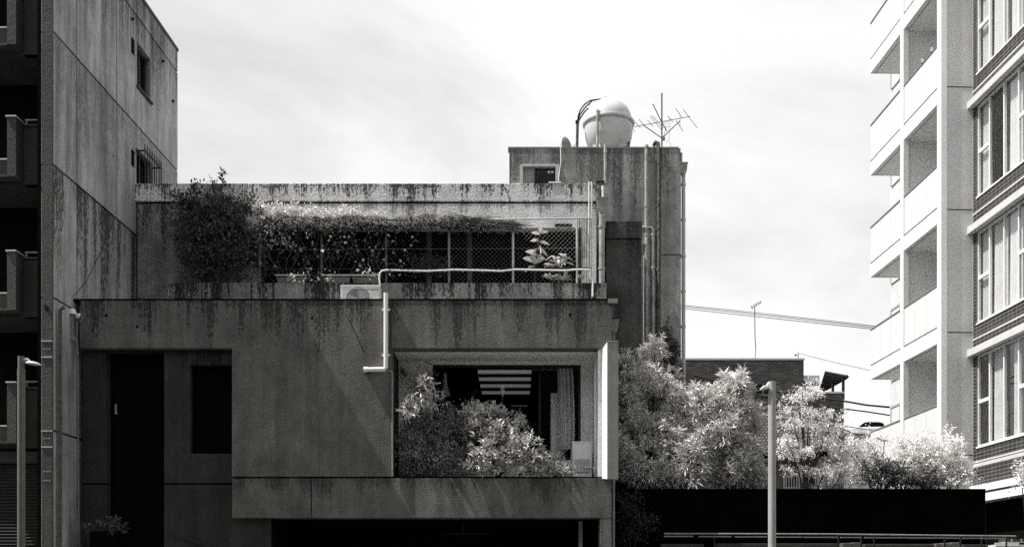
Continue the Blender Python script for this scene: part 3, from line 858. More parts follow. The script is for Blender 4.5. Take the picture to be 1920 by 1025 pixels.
# ================================================================== things on and in the house
def air_conditioner():
    Y = 1.4
    x0, x1, z0, zt = PX(638, Y), PX(712, Y), 6.79, PZ(535, Y)
    t = thing('air_conditioner', 'wide white outdoor air conditioner on the lower roof with a round fan', 'air conditioner', ((x0 + x1) / 2, Y + 0.14, z0))
    cx, cz, r = PX(672, Y), PZ(561, Y), 0.25
    m = MB()
    n = 24
    ring = [(cx + r * math.cos(2 * PI * i / n), cz + r * math.sin(2 * PI * i / n)) for i in range(n)]
    z0b = z0 + 0.06
    cor = [(x1, zt), (x0, zt), (x0, z0b), (x1, z0b)]
    vs = [(a, Y, b) for a, b in ring] + [(a, Y + 0.06, b) for a, b in ring]
    fs = []
    # front face as fan ring -> outline
    outer = []
    for i in range(n):
        a = 2 * PI * (i + 0.0) / n
        dx, dz = math.cos(a), math.sin(a)
        s = min(((x1 if dx > 0 else x0) - cx) / dx if abs(dx) > 1e-6 else 9, ((zt if dz > 0 else z0b) - cz) / dz if abs(dz) > 1e-6 else 9)
        outer.append((cx + dx * s, cz + dz * s))
    vs += [(a, Y, b) for a, b in outer]
    for i in range(n):
        j = (i + 1) % n
        fs.append((i, 2 * n + i, 2 * n + j, j))
        fs.append((i, j, n + j, n + i))
    # fill the four corners
    for (ca, cb) in cor:
        q = min(range(n), key=lambda i: (outer[i][0] - ca) ** 2 + (outer[i][1] - cb) ** 2)
        ang = math.atan2(cb - cz, ca - cx) % (2 * PI)
        i = int(ang / (2 * PI) * n)
        vs.append((ca, Y, cb))
        fs.append((2 * n + i, len(vs) - 1, 2 * n + (i + 1) % n))
    m.add(vs, fs)
    m.box(x0, x1, Y + 0.061, Y + 0.29, z0b, zt)
    m.box(x0, x0 + 0.004, Y, Y + 0.061, z0b, zt).box(x1 - 0.004, x1, Y, Y + 0.061, z0b, zt).box(x0, x1, Y, Y + 0.061, zt - 0.004, zt).box(x0, x1, Y, Y + 0.061, z0b, z0b + 0.004)
    m.build('casing', 'white_plastic', t)
    gm = MB()
    for q in range(1, 9):
        rr = r * q / 8.2
        gm.tube([(cx + rr * math.cos(a), Y + 0.005, cz + rr * math.sin(a)) for a in np.linspace(0, 2 * PI, 25)], 0.004, 4, False)
    for q in range(8):
        a = PI * q / 4
        gm.tube([(cx, Y + 0.012, cz), (cx + r * math.cos(a), Y + 0.012, cz + r * math.sin(a))], 0.004, 4)
    gm.build('fan_grille', 'grey_plastic', t)
    bl = MB()
    for q in range(3):
        a = 2 * PI * q / 3
        pts = []
        for s, w in ((0.05, 0.5), (0.22, 0.75)):
            pts += [(cx + s * math.cos(a - w / 2), Y + 0.03, cz + s * math.sin(a - w / 2)), (cx + s * math.cos(a + w / 2), Y + 0.055, cz + s * math.sin(a + w / 2))]
        bl.add(pts, [(0, 2, 3, 1)])
    bl.build('fan', 'galv_dull', t)
    MB().box(x0, x1, Y - 0.012, Y - 0.001, zt - 0.02, zt + 0.008).build('lid', 'white_paint', t)
    MB().prism([(x0 + 0.03, z0b + 0.02), (x0 + 0.03, zt - 0.08), (x0 + 0.07, zt - 0.05), (x0 + 0.54, zt - 0.05), (x0 + 0.6, zt - 0.12), (x0 + 0.6, z0b + 0.02), (x0 + 0.59, z0b + 0.02), (x0 + 0.59, zt - 0.125), (x0 + 0.535, zt - 0.062), (x0 + 0.075, zt - 0.062), (x0 + 0.042, zt - 0.085), (x0 + 0.042, z0b + 0.02)], Y - 0.008, Y - 0.001).build('front_moulding', 'white_paint', t)
    for q in (x0 + 0.1, x1 - 0.16):
        MB().box(q, q + 0.07, Y + 0.02, Y + 0.27, z0 + 0.002, z0b - 0.001).build('foot', 'grey_plastic', t)
    txt('Panasonic', 0.06, (PX(688, Y), Y - 0.003, PZ(544, Y)), t)
    return t


def txt(s, size, loc, parent, mat='ink', rx=PI / 2, width=None):
    cu = bpy.data.curves.new('lettering', 'FONT')
    cu.body = s
    cu.size = size
    cu.extrude = 0.001
    tmp = bpy.data.objects.new('tmp_text', cu)
    C.objects.link(tmp)
    dg = bpy.context.evaluated_depsgraph_get()
    dg.update()
    me = bpy.data.meshes.new_from_object(tmp.evaluated_get(dg))
    bpy.data.objects.remove(tmp)
    me.transform(Matrix.Translation(loc) @ Matrix.Rotation(rx, 4, 'X'))
    me.transform(FR[parent.name].inverted())
    me.materials.clear()
    me.materials.append(MAT[mat])
    o = bpy.data.objects.new('lettering', me)
    C.objects.link(o)
    o.parent = parent
    return o


air_conditioner()

# end-on air conditioner on the balcony
YQ = 0.45
t = thing('air_conditioner', 'narrow side of a white air conditioner at the right end of the planted balcony', 'air conditioner', (PX(1091, YQ), YQ + 0.2, 3.5))
x0, x1, zt = PX(1073, YQ), PX(1110, YQ), PZ(829, YQ)
MB().box(x0, x1, YQ, YQ + 0.5, 3.49, zt).build('casing', 'white_plastic', t, bevel=0.015)
MB().box(x0 - 0.006, x1 + 0.006, YQ - 0.006, YQ + 0.51, zt + 0.001, zt + 0.02).build('lid', 'white_paint', t)
MB().box(x0 + 0.05, x1 - 0.05, YQ - 0.02, YQ - 0.001, PZ(885, YQ), PZ(860, YQ)).build('valve_cover', 'grey_plastic', t, bevel=0.005)
MB().tube([(x0 + 0.22, YQ - 0.03, PZ(876, YQ)), (x1 + 0.02, YQ - 0.04, PZ(876, YQ)), (x1 + 0.05, YQ - 0.02, PZ(890, YQ))], 0.014, 6).build('hose', 'white_plastic', t)
MB().tube([(x0 - 0.012, YQ + 0.1 , PZ(878, YQ)), (x0 - 0.012, YQ + 0.1, PZ(845, YQ))], 0.008, 6).build('side_fin', 'white_paint', t)

# folded metal shutter panels standing at the corner of the balcony
t = thing('folding_screen', 'tall white ribbed metal screen folded at the right corner of the balcony', 'screen', (1.8, -0.1, fz(898)))
z0, z1 = fz(896) - 0.03, PZ(641, -0.15)
m = MB()
xa, xb = PX(1138.5, -0.17), PX(1158, -0.17)
pts = []
nr = 9
for i in range(nr):
    a = xa + (xb - xa) * i / nr
    w = (xb - xa) / nr
    pts += [(a, -0.17), (a + w * 0.62, -0.17), (a + w * 0.66, -0.155), (a + w * 0.96, -0.155)]
pts.append((xb, -0.17))
vs = [(a, b, z0) for a, b in pts] + [(a, b, z1) for a, b in pts]
n = len(pts)
m.add(vs, [(i, i + 1, i + 1 + n, i + n) for i in range(n - 1)])
m.add([(xa, -0.14, z0), (xb, -0.14, z0), (xb, -0.14, z1), (xa, -0.14, z1)], [(3, 2, 1, 0)])
m.build('front_leaf', 'screen_metal', t)
m = MB()
m.prism([(1.655, z0), (1.655, z1 - 0.1), (1.66, z1 - 0.1), (1.66, z0)], -0.01, 0.05)
m.v = []
m.f = []
xl = 1.69
m.add([(xl, 0.03, z0 + 0.03), (xa, -0.168, z0), (xa, -0.168, z1), (xl, 0.03, z1 - 0.1), (xl + 0.03, 0.045, z0 + 0.03), (xa + 0.03, -0.15, z0), (xa + 0.03, -0.15, z1), (xl + 0.03, 0.045, z1 - 0.1)],
      [(0, 1, 2, 3), (5, 4, 7, 6), (0, 3, 7, 4), (3, 2, 6, 7), (0, 4, 5, 1)])
m.build('side_leaf', 'white_paint', t)
for q in range(4):
    za = z0 + 0.2 + q * 0.62
    MB().add([(xl + 0.09, -0.065, za), (xl + 0.115, -0.1, za), (xl + 0.115, -0.1, za + 0.35), (xl + 0.09, -0.065, za + 0.35)], [(0, 1, 2, 3)]).build('slot', 'grey_plastic', t)
MB().box(xb, xb + 0.012, -0.172, 0.3, z0, z1).build('end_leaf', 'screen_metal', t)
MB().box(xa - 0.01, xb + 0.014, -0.18, -0.13, z1 + 0.001, z1 + 0.02).build('top_rail', 'screen_metal', t)

# small spotlight on the recess wall
t = thing('spotlight', 'small dark spotlight on the left wall of the balcony', 'lamp', P(757, 700, 1.0))
MB().tube([P(753, 698, 1.19), P(755, 698, 1.05)], 0.015, 6).build('arm', 'dark_metal', t)
MB().tube([P(753, 692, 1.02), P(761, 704, 0.98)], [0.035, 0.05], 12).build('head', 'galv_dull', t, smooth=True)

# room contents
cm = MB()
ncv = 60
pts = []
for i in range(ncv + 1):
    s = i / ncv
    pts.append((PX(1046, 1.5) + s * (PX(1077, 1.5) - PX(1046, 1.5)), 1.47 + 0.07 * math.sin(s * 2 * PI * 4) + 0.02 * math.sin(s * 17)))
zt, zb = PZ(695, 1.75), PZ(846, 1.75)
rows = 8
vs = []
for r_ in range(rows + 1):
    f = r_ / rows
    for i, (a, b) in enumerate(pts):
        s = i / ncv
        vs.append((a + (0.02 * math.sin(f * 3) - 0.03 * (1 - f)) * (0.4 + s) * 0.8, b + 0.01 * math.sin(f * 5 + s * 9), zt + (zb - zt) * f))
cm.add(vs, [(r_ * (ncv + 1) + i, r_ * (ncv + 1) + i + 1, (r_ + 1) * (ncv + 1) + i + 1, (r_ + 1) * (ncv + 1) + i) for r_ in range(rows) for i in range(ncv)])
t = thing('curtain', 'pale pleated curtain drawn to the right side of the balcony window', 'curtain', (PX(1061, 1.75), 1.75, zb))
cm.build('cloth', 'curtain', t, smooth=True)
MB().tube([(PX(905, 1.75), 1.75, zt + 0.03), (PX(1085, 1.75), 1.75, zt + 0.03)], 0.012, 6).build('curtain_rail', 'galv_dull', t)
t = thing('cabinet', 'plain white cabinet inside the window beside the curtain', 'cabinet', (PX(1042, 2.0), 2.1, 3.5))
MB().box(PX(1033, 1.6), PX(1054, 1.6), 1.64, 2.0, 3.505, PZ(742, 2.0)).build('body', 'curtain', t, bevel=0.008)
MB().box(PX(1034, 1.6), PX(1053, 1.6), 1.625, 1.638, 3.6, PZ(744, 1.6)).build('door', 'curtain', t)
for i, (pa, pb, py) in enumerate(((896, 996.5, 700), (898, 995.5, 713.5), (900.5, 995, 726), (903.5, 993.5, 738.5))):
    zl = 5.93
    Yl = (zl - 0.09 - EYE) * 2000 / (1100 - py) - 20
    nm = ['nearest', 'second nearest', 'third nearest', 'farthest'][i]
    t = thing('ceiling_light', f'{nm} of four long ceiling lights in the dark room', 'ceiling light', (PX((pa + pb) / 2, Yl), Yl, zl - 0.1), group='ceiling lights in the room')
    MB().box(PX(pa, Yl), PX(pb, Yl), Yl, Yl + 0.22, zl - 0.02, zl + 0.0).build('tray', 'galv_dull', t)
    q = MB()
    xa, xb = PX(pa, Yl), PX(pb, Yl)
    q.add([(xa, Yl, zl - 0.021), (xb, Yl, zl - 0.021), (xb, Yl + 0.01, zl - 0.055), (xa, Yl + 0.01, zl - 0.055), (xa, Yl + 0.2, zl - 0.055), (xb, Yl + 0.2, zl - 0.055), (xa, Yl + 0.22, zl - 0.021), (xb, Yl + 0.22, zl - 0.021)],
          [(0, 3, 2, 1), (3, 4, 5, 2), (4, 6, 7, 5), (0, 6, 4, 3), (1, 2, 5, 7)])
    q.build('diffuser', 'lamp_lit', t)
t = thing('pendant_lamp', 'pale hanging lamp near the left edge of the balcony window', 'lamp', P(834, 742, 2.2))
lx = PX(834, 2.2)
MB().lathe([(0.03, PZ(690, 2.2)), (0.045, PZ(712, 2.2)), (0.05, PZ(724, 2.2)), (0.11, PZ(735, 2.2)), (0.115, PZ(742, 2.2))], lx, 2.2, 20).build('shade', 'curtain', t, smooth=True)
MB().tube([(lx, 2.2, PZ(690, 2.2)), (lx, 2.2, 5.95)], 0.008, 6).build('cord', 'dark_metal', t)
t = thing('desk', 'dark desk in the room under the ceiling lights', 'desk', (PX(960, 3), 3, 3.5))
MB().box(PX(880, 3), PX(1010, 3), 2.8, 3.5, PZ(800, 3), PZ(795, 3)).build('top', 'wood_dark', t)
for a, b in ((882, 2.82), (882, 3.42), (1004, 2.82), (1004, 3.42)):
    MB().box(PX(a, 3), PX(a + 5, 3), b, b + 0.06, 3.502, PZ(800, 3) - 0.001).build('leg', 'wood_dark', t)
t = thing('computer_monitor', 'dark flat monitor standing on the desk in the room', 'monitor', P(970, 795, 3.0))
MB().box(PX(952, 3), PX(1000, 3), 3.0, 3.04, PZ(788, 3), PZ(757, 3)).build('screen', 'black', t, bevel=0.005)
MB().box(PX(958, 3), PX(988, 3), 2.985, 2.998, PZ(762, 3), PZ(759, 3)).build('shelf_light', 'curtain', t)
MB().box(PX(973, 3), PX(979, 3), 3.01, 3.03, PZ(794.5, 3), PZ(788, 3)).box(PX(965, 3), PX(987, 3), 2.95, 3.1, PZ(795, 3) + 0.002, PZ(794, 3)).build('stand', 'black', t)
t = thing('desk_lamp', 'thin stem desk lamp standing at the left end of the desk', 'lamp', P(886, 795, 3.1))
MB().tube([P(886, 795, 3.1), P(886, 735, 3.1), P(889, 731, 3.1), P(893, 732, 3.1)], 0.014, 6).lathe([(0.07, PZ(795, 3.1) + 0.003), (0.07, PZ(793, 3.1)), (0.01, PZ(791, 3.1))], PX(886, 3.1), 3.1, 12).build('stem', 'galv_dull', t)
MB().lathe([(0.015, PZ(729, 3.1)), (0.05, PZ(736, 3.1))], PX(893, 3.1), 3.1, 12).build('shade', 'galv_dull', t)

# ------------------------------------------------------------------ roof of the tower
YK = 5.4
t = thing('water_tank', 'white spherical water tank with a flanged middle on the stair tower', 'water tank', (PX(1141, YK), YK, TT - 0.12))
cx = PX(1141, YK)
zf = PZ(234, YK)
prof = []
R = 0.555
for i in range(13):
    a = PI / 2 * i / 12
    prof.append((max(0.001, R * math.sin(a) * (1.0 if i else 0)), zf + 0.04 + 0.555 * math.cos(a)))
MB().lathe(prof, cx, YK, 48).build('upper_shell', 'tank_white', t, smooth=True)
MB().lathe([(0.545, zf + 0.045), (0.615, zf + 0.04), (0.622, zf + 0.02), (0.615, zf - 0.015), (0.56, zf - 0.02)], cx, YK, 48).build('flange', 'tank_white', t, smooth=True)
lo = [(0.56, zf - 0.018)]
zb = 11.74
for i in range(1, 11):
    f = i / 10
    lo.append((0.575 * math.sqrt(1 - (f * 0.93) ** 2.6), zf - 0.018 + (zb - zf) * f))
MB().lathe(lo, cx, YK, 48).build('lower_shell', 'tank_white', t, smooth=True)
for q in range(4):                                               # splayed moulded feet
    a = PI / 4 + q * PI / 2
    ca, sa = math.cos(a), math.sin(a)
    fm = MB()
    prof2 = [(0.5, zf - 0.3, 0.03), (0.46, zf - 0.45, 0.08), (0.44, zb + 0.08, 0.12), (0.44, zb - 0.055, 0.14)]
    vs = []
    for rr, z, w in prof2:
        for dr_, dw in ((0.0, -w), (0.0, w), (-0.22, w), (-0.22, -w)):
            vs.append((cx + (rr + dr_) * ca - dw * sa, YK + (rr + dr_) * sa + dw * ca, z))
    fs = []
    for i in range(3):
        for j in range(4):
            fs.append((i * 4 + j, i * 4 + (j + 1) % 4, (i + 1) * 4 + (j + 1) % 4, (i + 1) * 4 + j))
    fs += [(3, 2, 1, 0), (12, 13, 14, 15)]
    fm.add(vs, fs).build('foot', 'tank_white', t, smooth=True)
bm_ = MB()
bm_.box(cx - 0.55, cx + 0.48, YK - 0.56, YK - 0.48, TT - 0.1, zb - 0.06).box(cx - 0.55, cx + 0.48, YK + 0.48, YK + 0.56, TT - 0.1, zb - 0.06)
bm_.box(cx - 0.55, cx - 0.47, YK - 0.47, YK + 0.47, TT - 0.1, zb - 0.03).box(cx + 0.4, cx + 0.48, YK - 0.47, YK + 0.47, TT - 0.1, zb - 0.03)
bm_.build('base_frame', 'galv', t)
MB().tube([(cx - 0.06, YK, zf + 0.58), (cx - 0.06, YK, zf + 0.65)], 0.03, 10).build('inlet', 'dark_metal', t)
MB().lathe([(0.05, zf + 0.585), (0.05, zf + 0.62), (0.02, zf + 0.635), (0.001, zf + 0.635)], cx + 0.02, YK, 12).build('vent_cap', 'dark_metal', t)
MB().tube([(cx - 0.31, YK - 0.56, zb - 0.03), (cx - 0.31, YK - 0.56, zf + 0.1), (cx - 0.26, YK - 0.5, zf + 0.09)], 0.032, 10).build('gauge_pipe', 'pvc_dirty', t, smooth=True)
MB().tube([(cx + 0.42, YK - 0.5, zb - 0.03), (cx + 0.42, YK - 0.5, zb + 0.14)], 0.035, 10).tube([(cx + 0.42, YK - 0.5, zb + 0.02), (cx + 0.2, YK - 0.4, zb + 0.0)], 0.045, 8).build('outlet_pipe', 'rust', t)

Yp = 5.3
t = thing('pipe_arch', 'bundle of dark pipes arching from the tower roof over to the water tank', 'pipe', P(1081, 279, Yp))
xp = PX(1083, Yp)
MB().tube([(PX(1081, Yp), Yp, TT - 0.12), (PX(1083, Yp), Yp, PZ(228, Yp))], 0.034, 8).build('riser', 'rust', t)
for pts in (((1083, 228), (1084, 218), (1089, 205), (1097, 195), (1106, 189), (1118, 187), (1133, 185.5), (1135, 190)),
            ((1083, 229), (1087, 216), (1097, 202), (1106, 193), (1113, 187)),
            ((1084, 229), (1089, 220), (1096, 210), (1103, 203))):
    MB().tube([P(a, b, Yp) for a, b in pts], 0.017, 6).build('bent_pipe', 'dark_metal', t)
MB().tube([P(1113, 187, Yp), P(1120, 196, Yp)], 0.006, 4).tube([P(1106, 193, Yp), P(1105, 199, Yp)], 0.006, 4).tube([P(1113, 193, Yp), P(1116, 198, Yp)], 0.006, 4).build('bracket', 'dark_metal', t)
MB().box(PX(1079, Yp), PX(1086, Yp), Yp - 0.05, Yp + 0.05, PZ(227, Yp) - 0.05, PZ(227, Yp)).build('clamp', 'dark_metal', t)

t = thing('satellite_dish', 'small grey satellite dish leaning at the edge of the tower roof', 'satellite dish', P(1065, 279, 4.9))
dc = Vector(P(1065.5, 273, 4.9))
nrm = Vector((0.75, -0.65, 0.05)).normalized()
ux = nrm.cross(Vector((0, 0, 1))).normalized()
uz = ux.cross(nrm).normalized()
vs = [tuple(dc + nrm * 0.05)]
fs = []
nn = 24
for q, (rr, dp) in enumerate(((0.09, 0.055), (0.15, 0.03), (0.19, 0.0))):
    for j in range(nn):
        a = 2 * PI * j / nn
        vs.append(tuple(dc + (ux * math.cos(a) + uz * math.sin(a) * 1.15) * rr - nrm * dp * -1 + nrm * (-0.05)))
for j in range(nn): fs.append((0, 1 + j, 1 + (j + 1) % nn))
for q in range(2):
    for j in range(nn): fs.append((1 + q * nn + j, 1 + (q + 1) * nn + j, 1 + (q + 1) * nn + (j + 1) % nn, 1 + q * nn + (j + 1) % nn))
vs[0] = tuple(dc - nrm * 0.0)
MB().add(vs, fs).build('reflector', 'galv_dull', t, smooth=True)
MB().tube([tuple(dc + Vector((0, 0.08, -0.02))), (dc.x, dc.y + 0.1, TT - 0.12)], 0.02, 6).build('stand', 'dark_metal', t)
MB().tube([tuple(dc - uz * 0.15), tuple(dc + nrm * 0.2 - uz * 0.05)], 0.008, 5).build('feed_arm', 'dark_metal', t)

YN = 5.0
t = thing('television_antenna', 'spindly television aerial with crossed booms on the tower roof', 'antenna', P(1241, 278, YN))
ax_ = PX(1241, YN)
MB().tube([(ax_, YN, TT - 0.12), (ax_, YN, PZ(175, YN))], 0.016, 8).build('mast', 'dark_metal', t)
MB().tube([P(1189, 238, YN - 0.03), P(1294, 218.5, YN - 0.03)], 0.009, 6).build('boom', 'galv_dull', t)
MB().tube([P(1205, 234, YN - 0.03), (ax_, YN, PZ(259, YN))], 0.011, 6).build('strut', 'dark_metal', t)
MB().tube([P(1275, 227, YN - 0.03), (ax_, YN, PZ(259, YN))], 0.011, 6).build('strut', 'dark_metal', t)
MB().tube([P(1224, 195, YN), P(1238, 224, YN), P(1250, 246, YN)], 0.011, 6).build('boom', 'dark_metal', t)
for a in (((1281, 205), (1307, 240)), ((1267, 204), (1279, 221)), ((1252, 218), (1258, 226)), ((1252, 218), (1262, 229)), ((1268, 226), (1280, 246)), ((1219, 218), (1240, 243)), ((1223, 217), (1243, 240)),
          ((1214, 225), (1225, 238)), ((1198, 224), (1210, 238)), ((1190, 229), (1201, 240)), ((1185, 238), (1190, 247))):
    (a0, b0), (a1, b1) = a
    MB().tube([P(a0, b0, YN - 0.35), P(a1, b1, YN + 0.35)], 0.007, 5).build('element', 'galv_dull', t)
MB().tube([P(1275, 212, YN), P(1275, 238, YN)], 0.006, 5).build('element', 'galv_dull', t)
for py in (228, 232, 237):
    MB().tube([P(1242, py + 2, YN + 0.05), P(1258, py, YN + 0.05)], 0.005, 4).build('element', 'galv_dull', t)
MB().tube([(ax_ + 0.02, YN, PZ(262, YN)), P(1248, 240, YN), P(1256, 236, YN), P(1255, 258, YN), P(1249, 268, YN), P(1253, 262, YN), P(1258, 270, YN), P(1256, 279, YN)], 0.004, 4).build('cable', 'galv_dull', t)
MB().box(ax_ + 0.0, ax_ + 0.07, YN - 0.05, YN + 0.03, PZ(263, YN), PZ(258, YN)).build('amplifier_box', 'galv_dull', t)


# ================================================================== foliage helpers
def norm(a): return a / np.maximum(np.linalg.norm(a, axis=1, keepdims=True), 1e-9)


def leaf_object(name, base, dirs, L, W, mat, parent, fold=0.25, droop=0.0, kind=None):
    """one mesh of folded leaf blades: base, two side points, tip"""
    n = len(base)
    L = np.broadcast_to(np.asarray(L, float), (n,))[:, None]
    W = np.broadcast_to(np.asarray(W, float), (n,))[:, None]
    d = norm(dirs)
    r = norm(rng.normal(size=(n, 3)))
    s = norm(np.cross(d, r * 0.75 + np.array([0, 0, 1.0])))
    u = np.cross(s, d)
    mid = base + d * L * 0.48
    tip = base + d * L
    tip[:, 2] -= droop * L[:, 0]
    v = np.empty((n, 4, 3))
    v[:, 0] = base
    v[:, 1] = mid + s * W * 0.5 + u * W * fold
    v[:, 2] = tip
    v[:, 3] = mid - s * W * 0.5 + u * W * fold
    v = v.reshape(-1, 3)
    if parent is not None:
        v = v - np.array(FR[parent.name].translation)
    me = bpy.data.meshes.new(name)
    me.vertices.add(4 * n)
    me.vertices.foreach_set('co', v.ravel())
    idx = np.arange(n)[:, None] * 4
    tri = np.concatenate([idx + np.array([0, 1, 2]), idx + np.array([0, 2, 3])], axis=1).reshape(-1)
    me.loops.add(6 * n)
    me.loops.foreach_set('vertex_index', tri.astype(np.int32))
    me.polygons.add(2 * n)
    me.polygons.foreach_set('loop_start', np.arange(0, 6 * n, 3, dtype=np.int32))
    me.materials.append(MAT[mat])
    me.update(calc_edges=True)
    me.validate()
    o = bpy.data.objects.new(name, me)
    C.objects.link(o)
    if parent is not None:
        o.parent = parent
        FR[o.name] = FR[parent.name]
    if kind: o['kind'] = kind
    return o


def ell(px, py, Y, rx, ry, rd):
    """ellipsoid measured in the photograph at depth Y: half sizes in pixels, rd in metres"""
    c = P(px, py, Y)
    s = kk(Y) / 100
    return (np.array(c), np.array([rx * s, rd, ry * s]))


def tips_in(es, n, surf=2.2, gap=0.0, freq=2.0, zmin=-9):
    """points spread through ellipsoids, thicker towards their skin, thinned where a noise leaves gaps"""
    out_p, out_d = [], []
    vol = np.array([np.prod(e[1]) ** 0.8 for e in es])
    vol = vol / vol.sum()
    for (c, r), f in zip(es, vol):
        k = max(4, int(n * f))
        u = norm(rng.normal(size=(k * 3, 3)))
        rad = rng.random(k * 3) ** (1 / surf)
        p = c + u * r * rad[:, None]
        p += rng.normal(size=p.shape) * 0.03
        keep = p[:, 2] > zmin
        if gap > 0:
            nz = np.array([mnoise.noise(Vector(q) * freq) for q in p])
            keep &= nz > (-0.5 + gap)
        p, u = p[keep][:k], u[keep][:k]
        out_p.append(p)
        out_d.append(norm(u / r * r.mean()))
    return np.concatenate(out_p), np.concatenate(out_d)


def whorls(tp, td, per, ang=(20, 75), up=0.7, stem=0.1):
    """narrow leaves radiating round each shoot tip"""
    n = len(tp)
    ax = norm(td * 0.55 + np.array([0, 0, up]) + rng.normal(size=(n, 3)) * 0.35)
    b = np.repeat(tp, per, axis=0)
    a = np.repeat(ax, per, axis=0)
    s = rng.random(len(b))
    b = b + a * ((s - 0.5) * 2 * stem)[:, None]
    pr = norm(np.cross(a, rng.normal(size=a.shape)))
    th = np.radians(ang[1] + (ang[0] - ang[1]) * s + rng.normal(size=len(b)) * 8)
    return b, a * np.cos(th)[:, None] + pr * np.sin(th)[:, None]


def scatter(tp, td, per, spread=0.08, up=0.2, out=0.6, rnd=0.8):
    b = np.repeat(tp, per, axis=0) + rng.normal(size=(len(tp) * per, 3)) * spread
    d = np.repeat(td, per, axis=0) * out + np.array([0, 0, up]) + rng.normal(size=b.shape) * rnd
    return b, norm(d)


def shoots(es, n, length, step=0.05, up=0.5):
    """leafy shoots that straggle out of a crown"""
    P_, D_ = [], []
    for i in range(n):
        c, r = es[random.randrange(len(es))]
        u = norm(rng.normal(size=(1, 3)))[0]
        p = c + u * r * 0.9
        d = norm((u + np.array([0, 0, up]) + rng.normal(size=3) * 0.3)[None])[0]
        for q in range(int(random.uniform(0.4, 1.0) * length / step)):
            p = p + d * step
            d = d + rng.normal(size=3) * 0.1
            P_.append(p.copy())
            D_.append(d.copy())
    return np.array(P_), norm(np.array(D_))


def woody(parent, foot, es, tips, r0=0.06, name='trunk', twigs=60, mat='bark', lean=0.0):
    """tapered trunk with limbs to the parts of the crown, and twigs"""
    m = MB()
    foot = Vector(foot)
    cs = [Vector(e[0]) for e in es]
    top = max(cs, key=lambda c: c.z)
    path, rs = [], []
    for i in range(9):
        f = i / 8
        p = foot.lerp(top, f)
        p += Vector((math.sin(f * 5 + foot.x) * 0.06 * f, math.cos(f * 4) * 0.05 * f, 0))
        path.append(p)
        rs.append(r0 * (1 - 0.8 * f))
    m.tube(path, rs, 8)
    for c in cs:
        if c is top: continue
        f = min(0.9, max(0.15, (c.z - 0.5 - foot.z) / max(0.5, (top.z - foot.z))))
        a = foot.lerp(top, f * 0.8)
        mid = a.lerp(c, 0.5) + Vector((0, 0, 0.12))
        m.tube([a, mid, c], [r0 * 0.45, r0 * 0.3, r0 * 0.15], 6)
    o = m.build(name, mat, parent, smooth=True)
    if len(tips) and twigs:
        tw = MB()
        sel = rng.choice(len(tips), min(twigs, len(tips)), replace=False)
        carr = np.array([e[0] for e in es])
        for q in sel:
            p = Vector(tips[q])
            c = Vector(carr[np.argmin(((carr - tips[q]) ** 2).sum(1))])
            tw.tube([c, c.lerp(p, 0.5) + Vector((random.gauss(0, .03), random.gauss(0, .03), 0.04)), p], [r0 * 0.13, r0 * 0.09, r0 * 0.05], 4)
        tw.build('twigs', mat, parent)['kind'] = 'stuff'
    return o


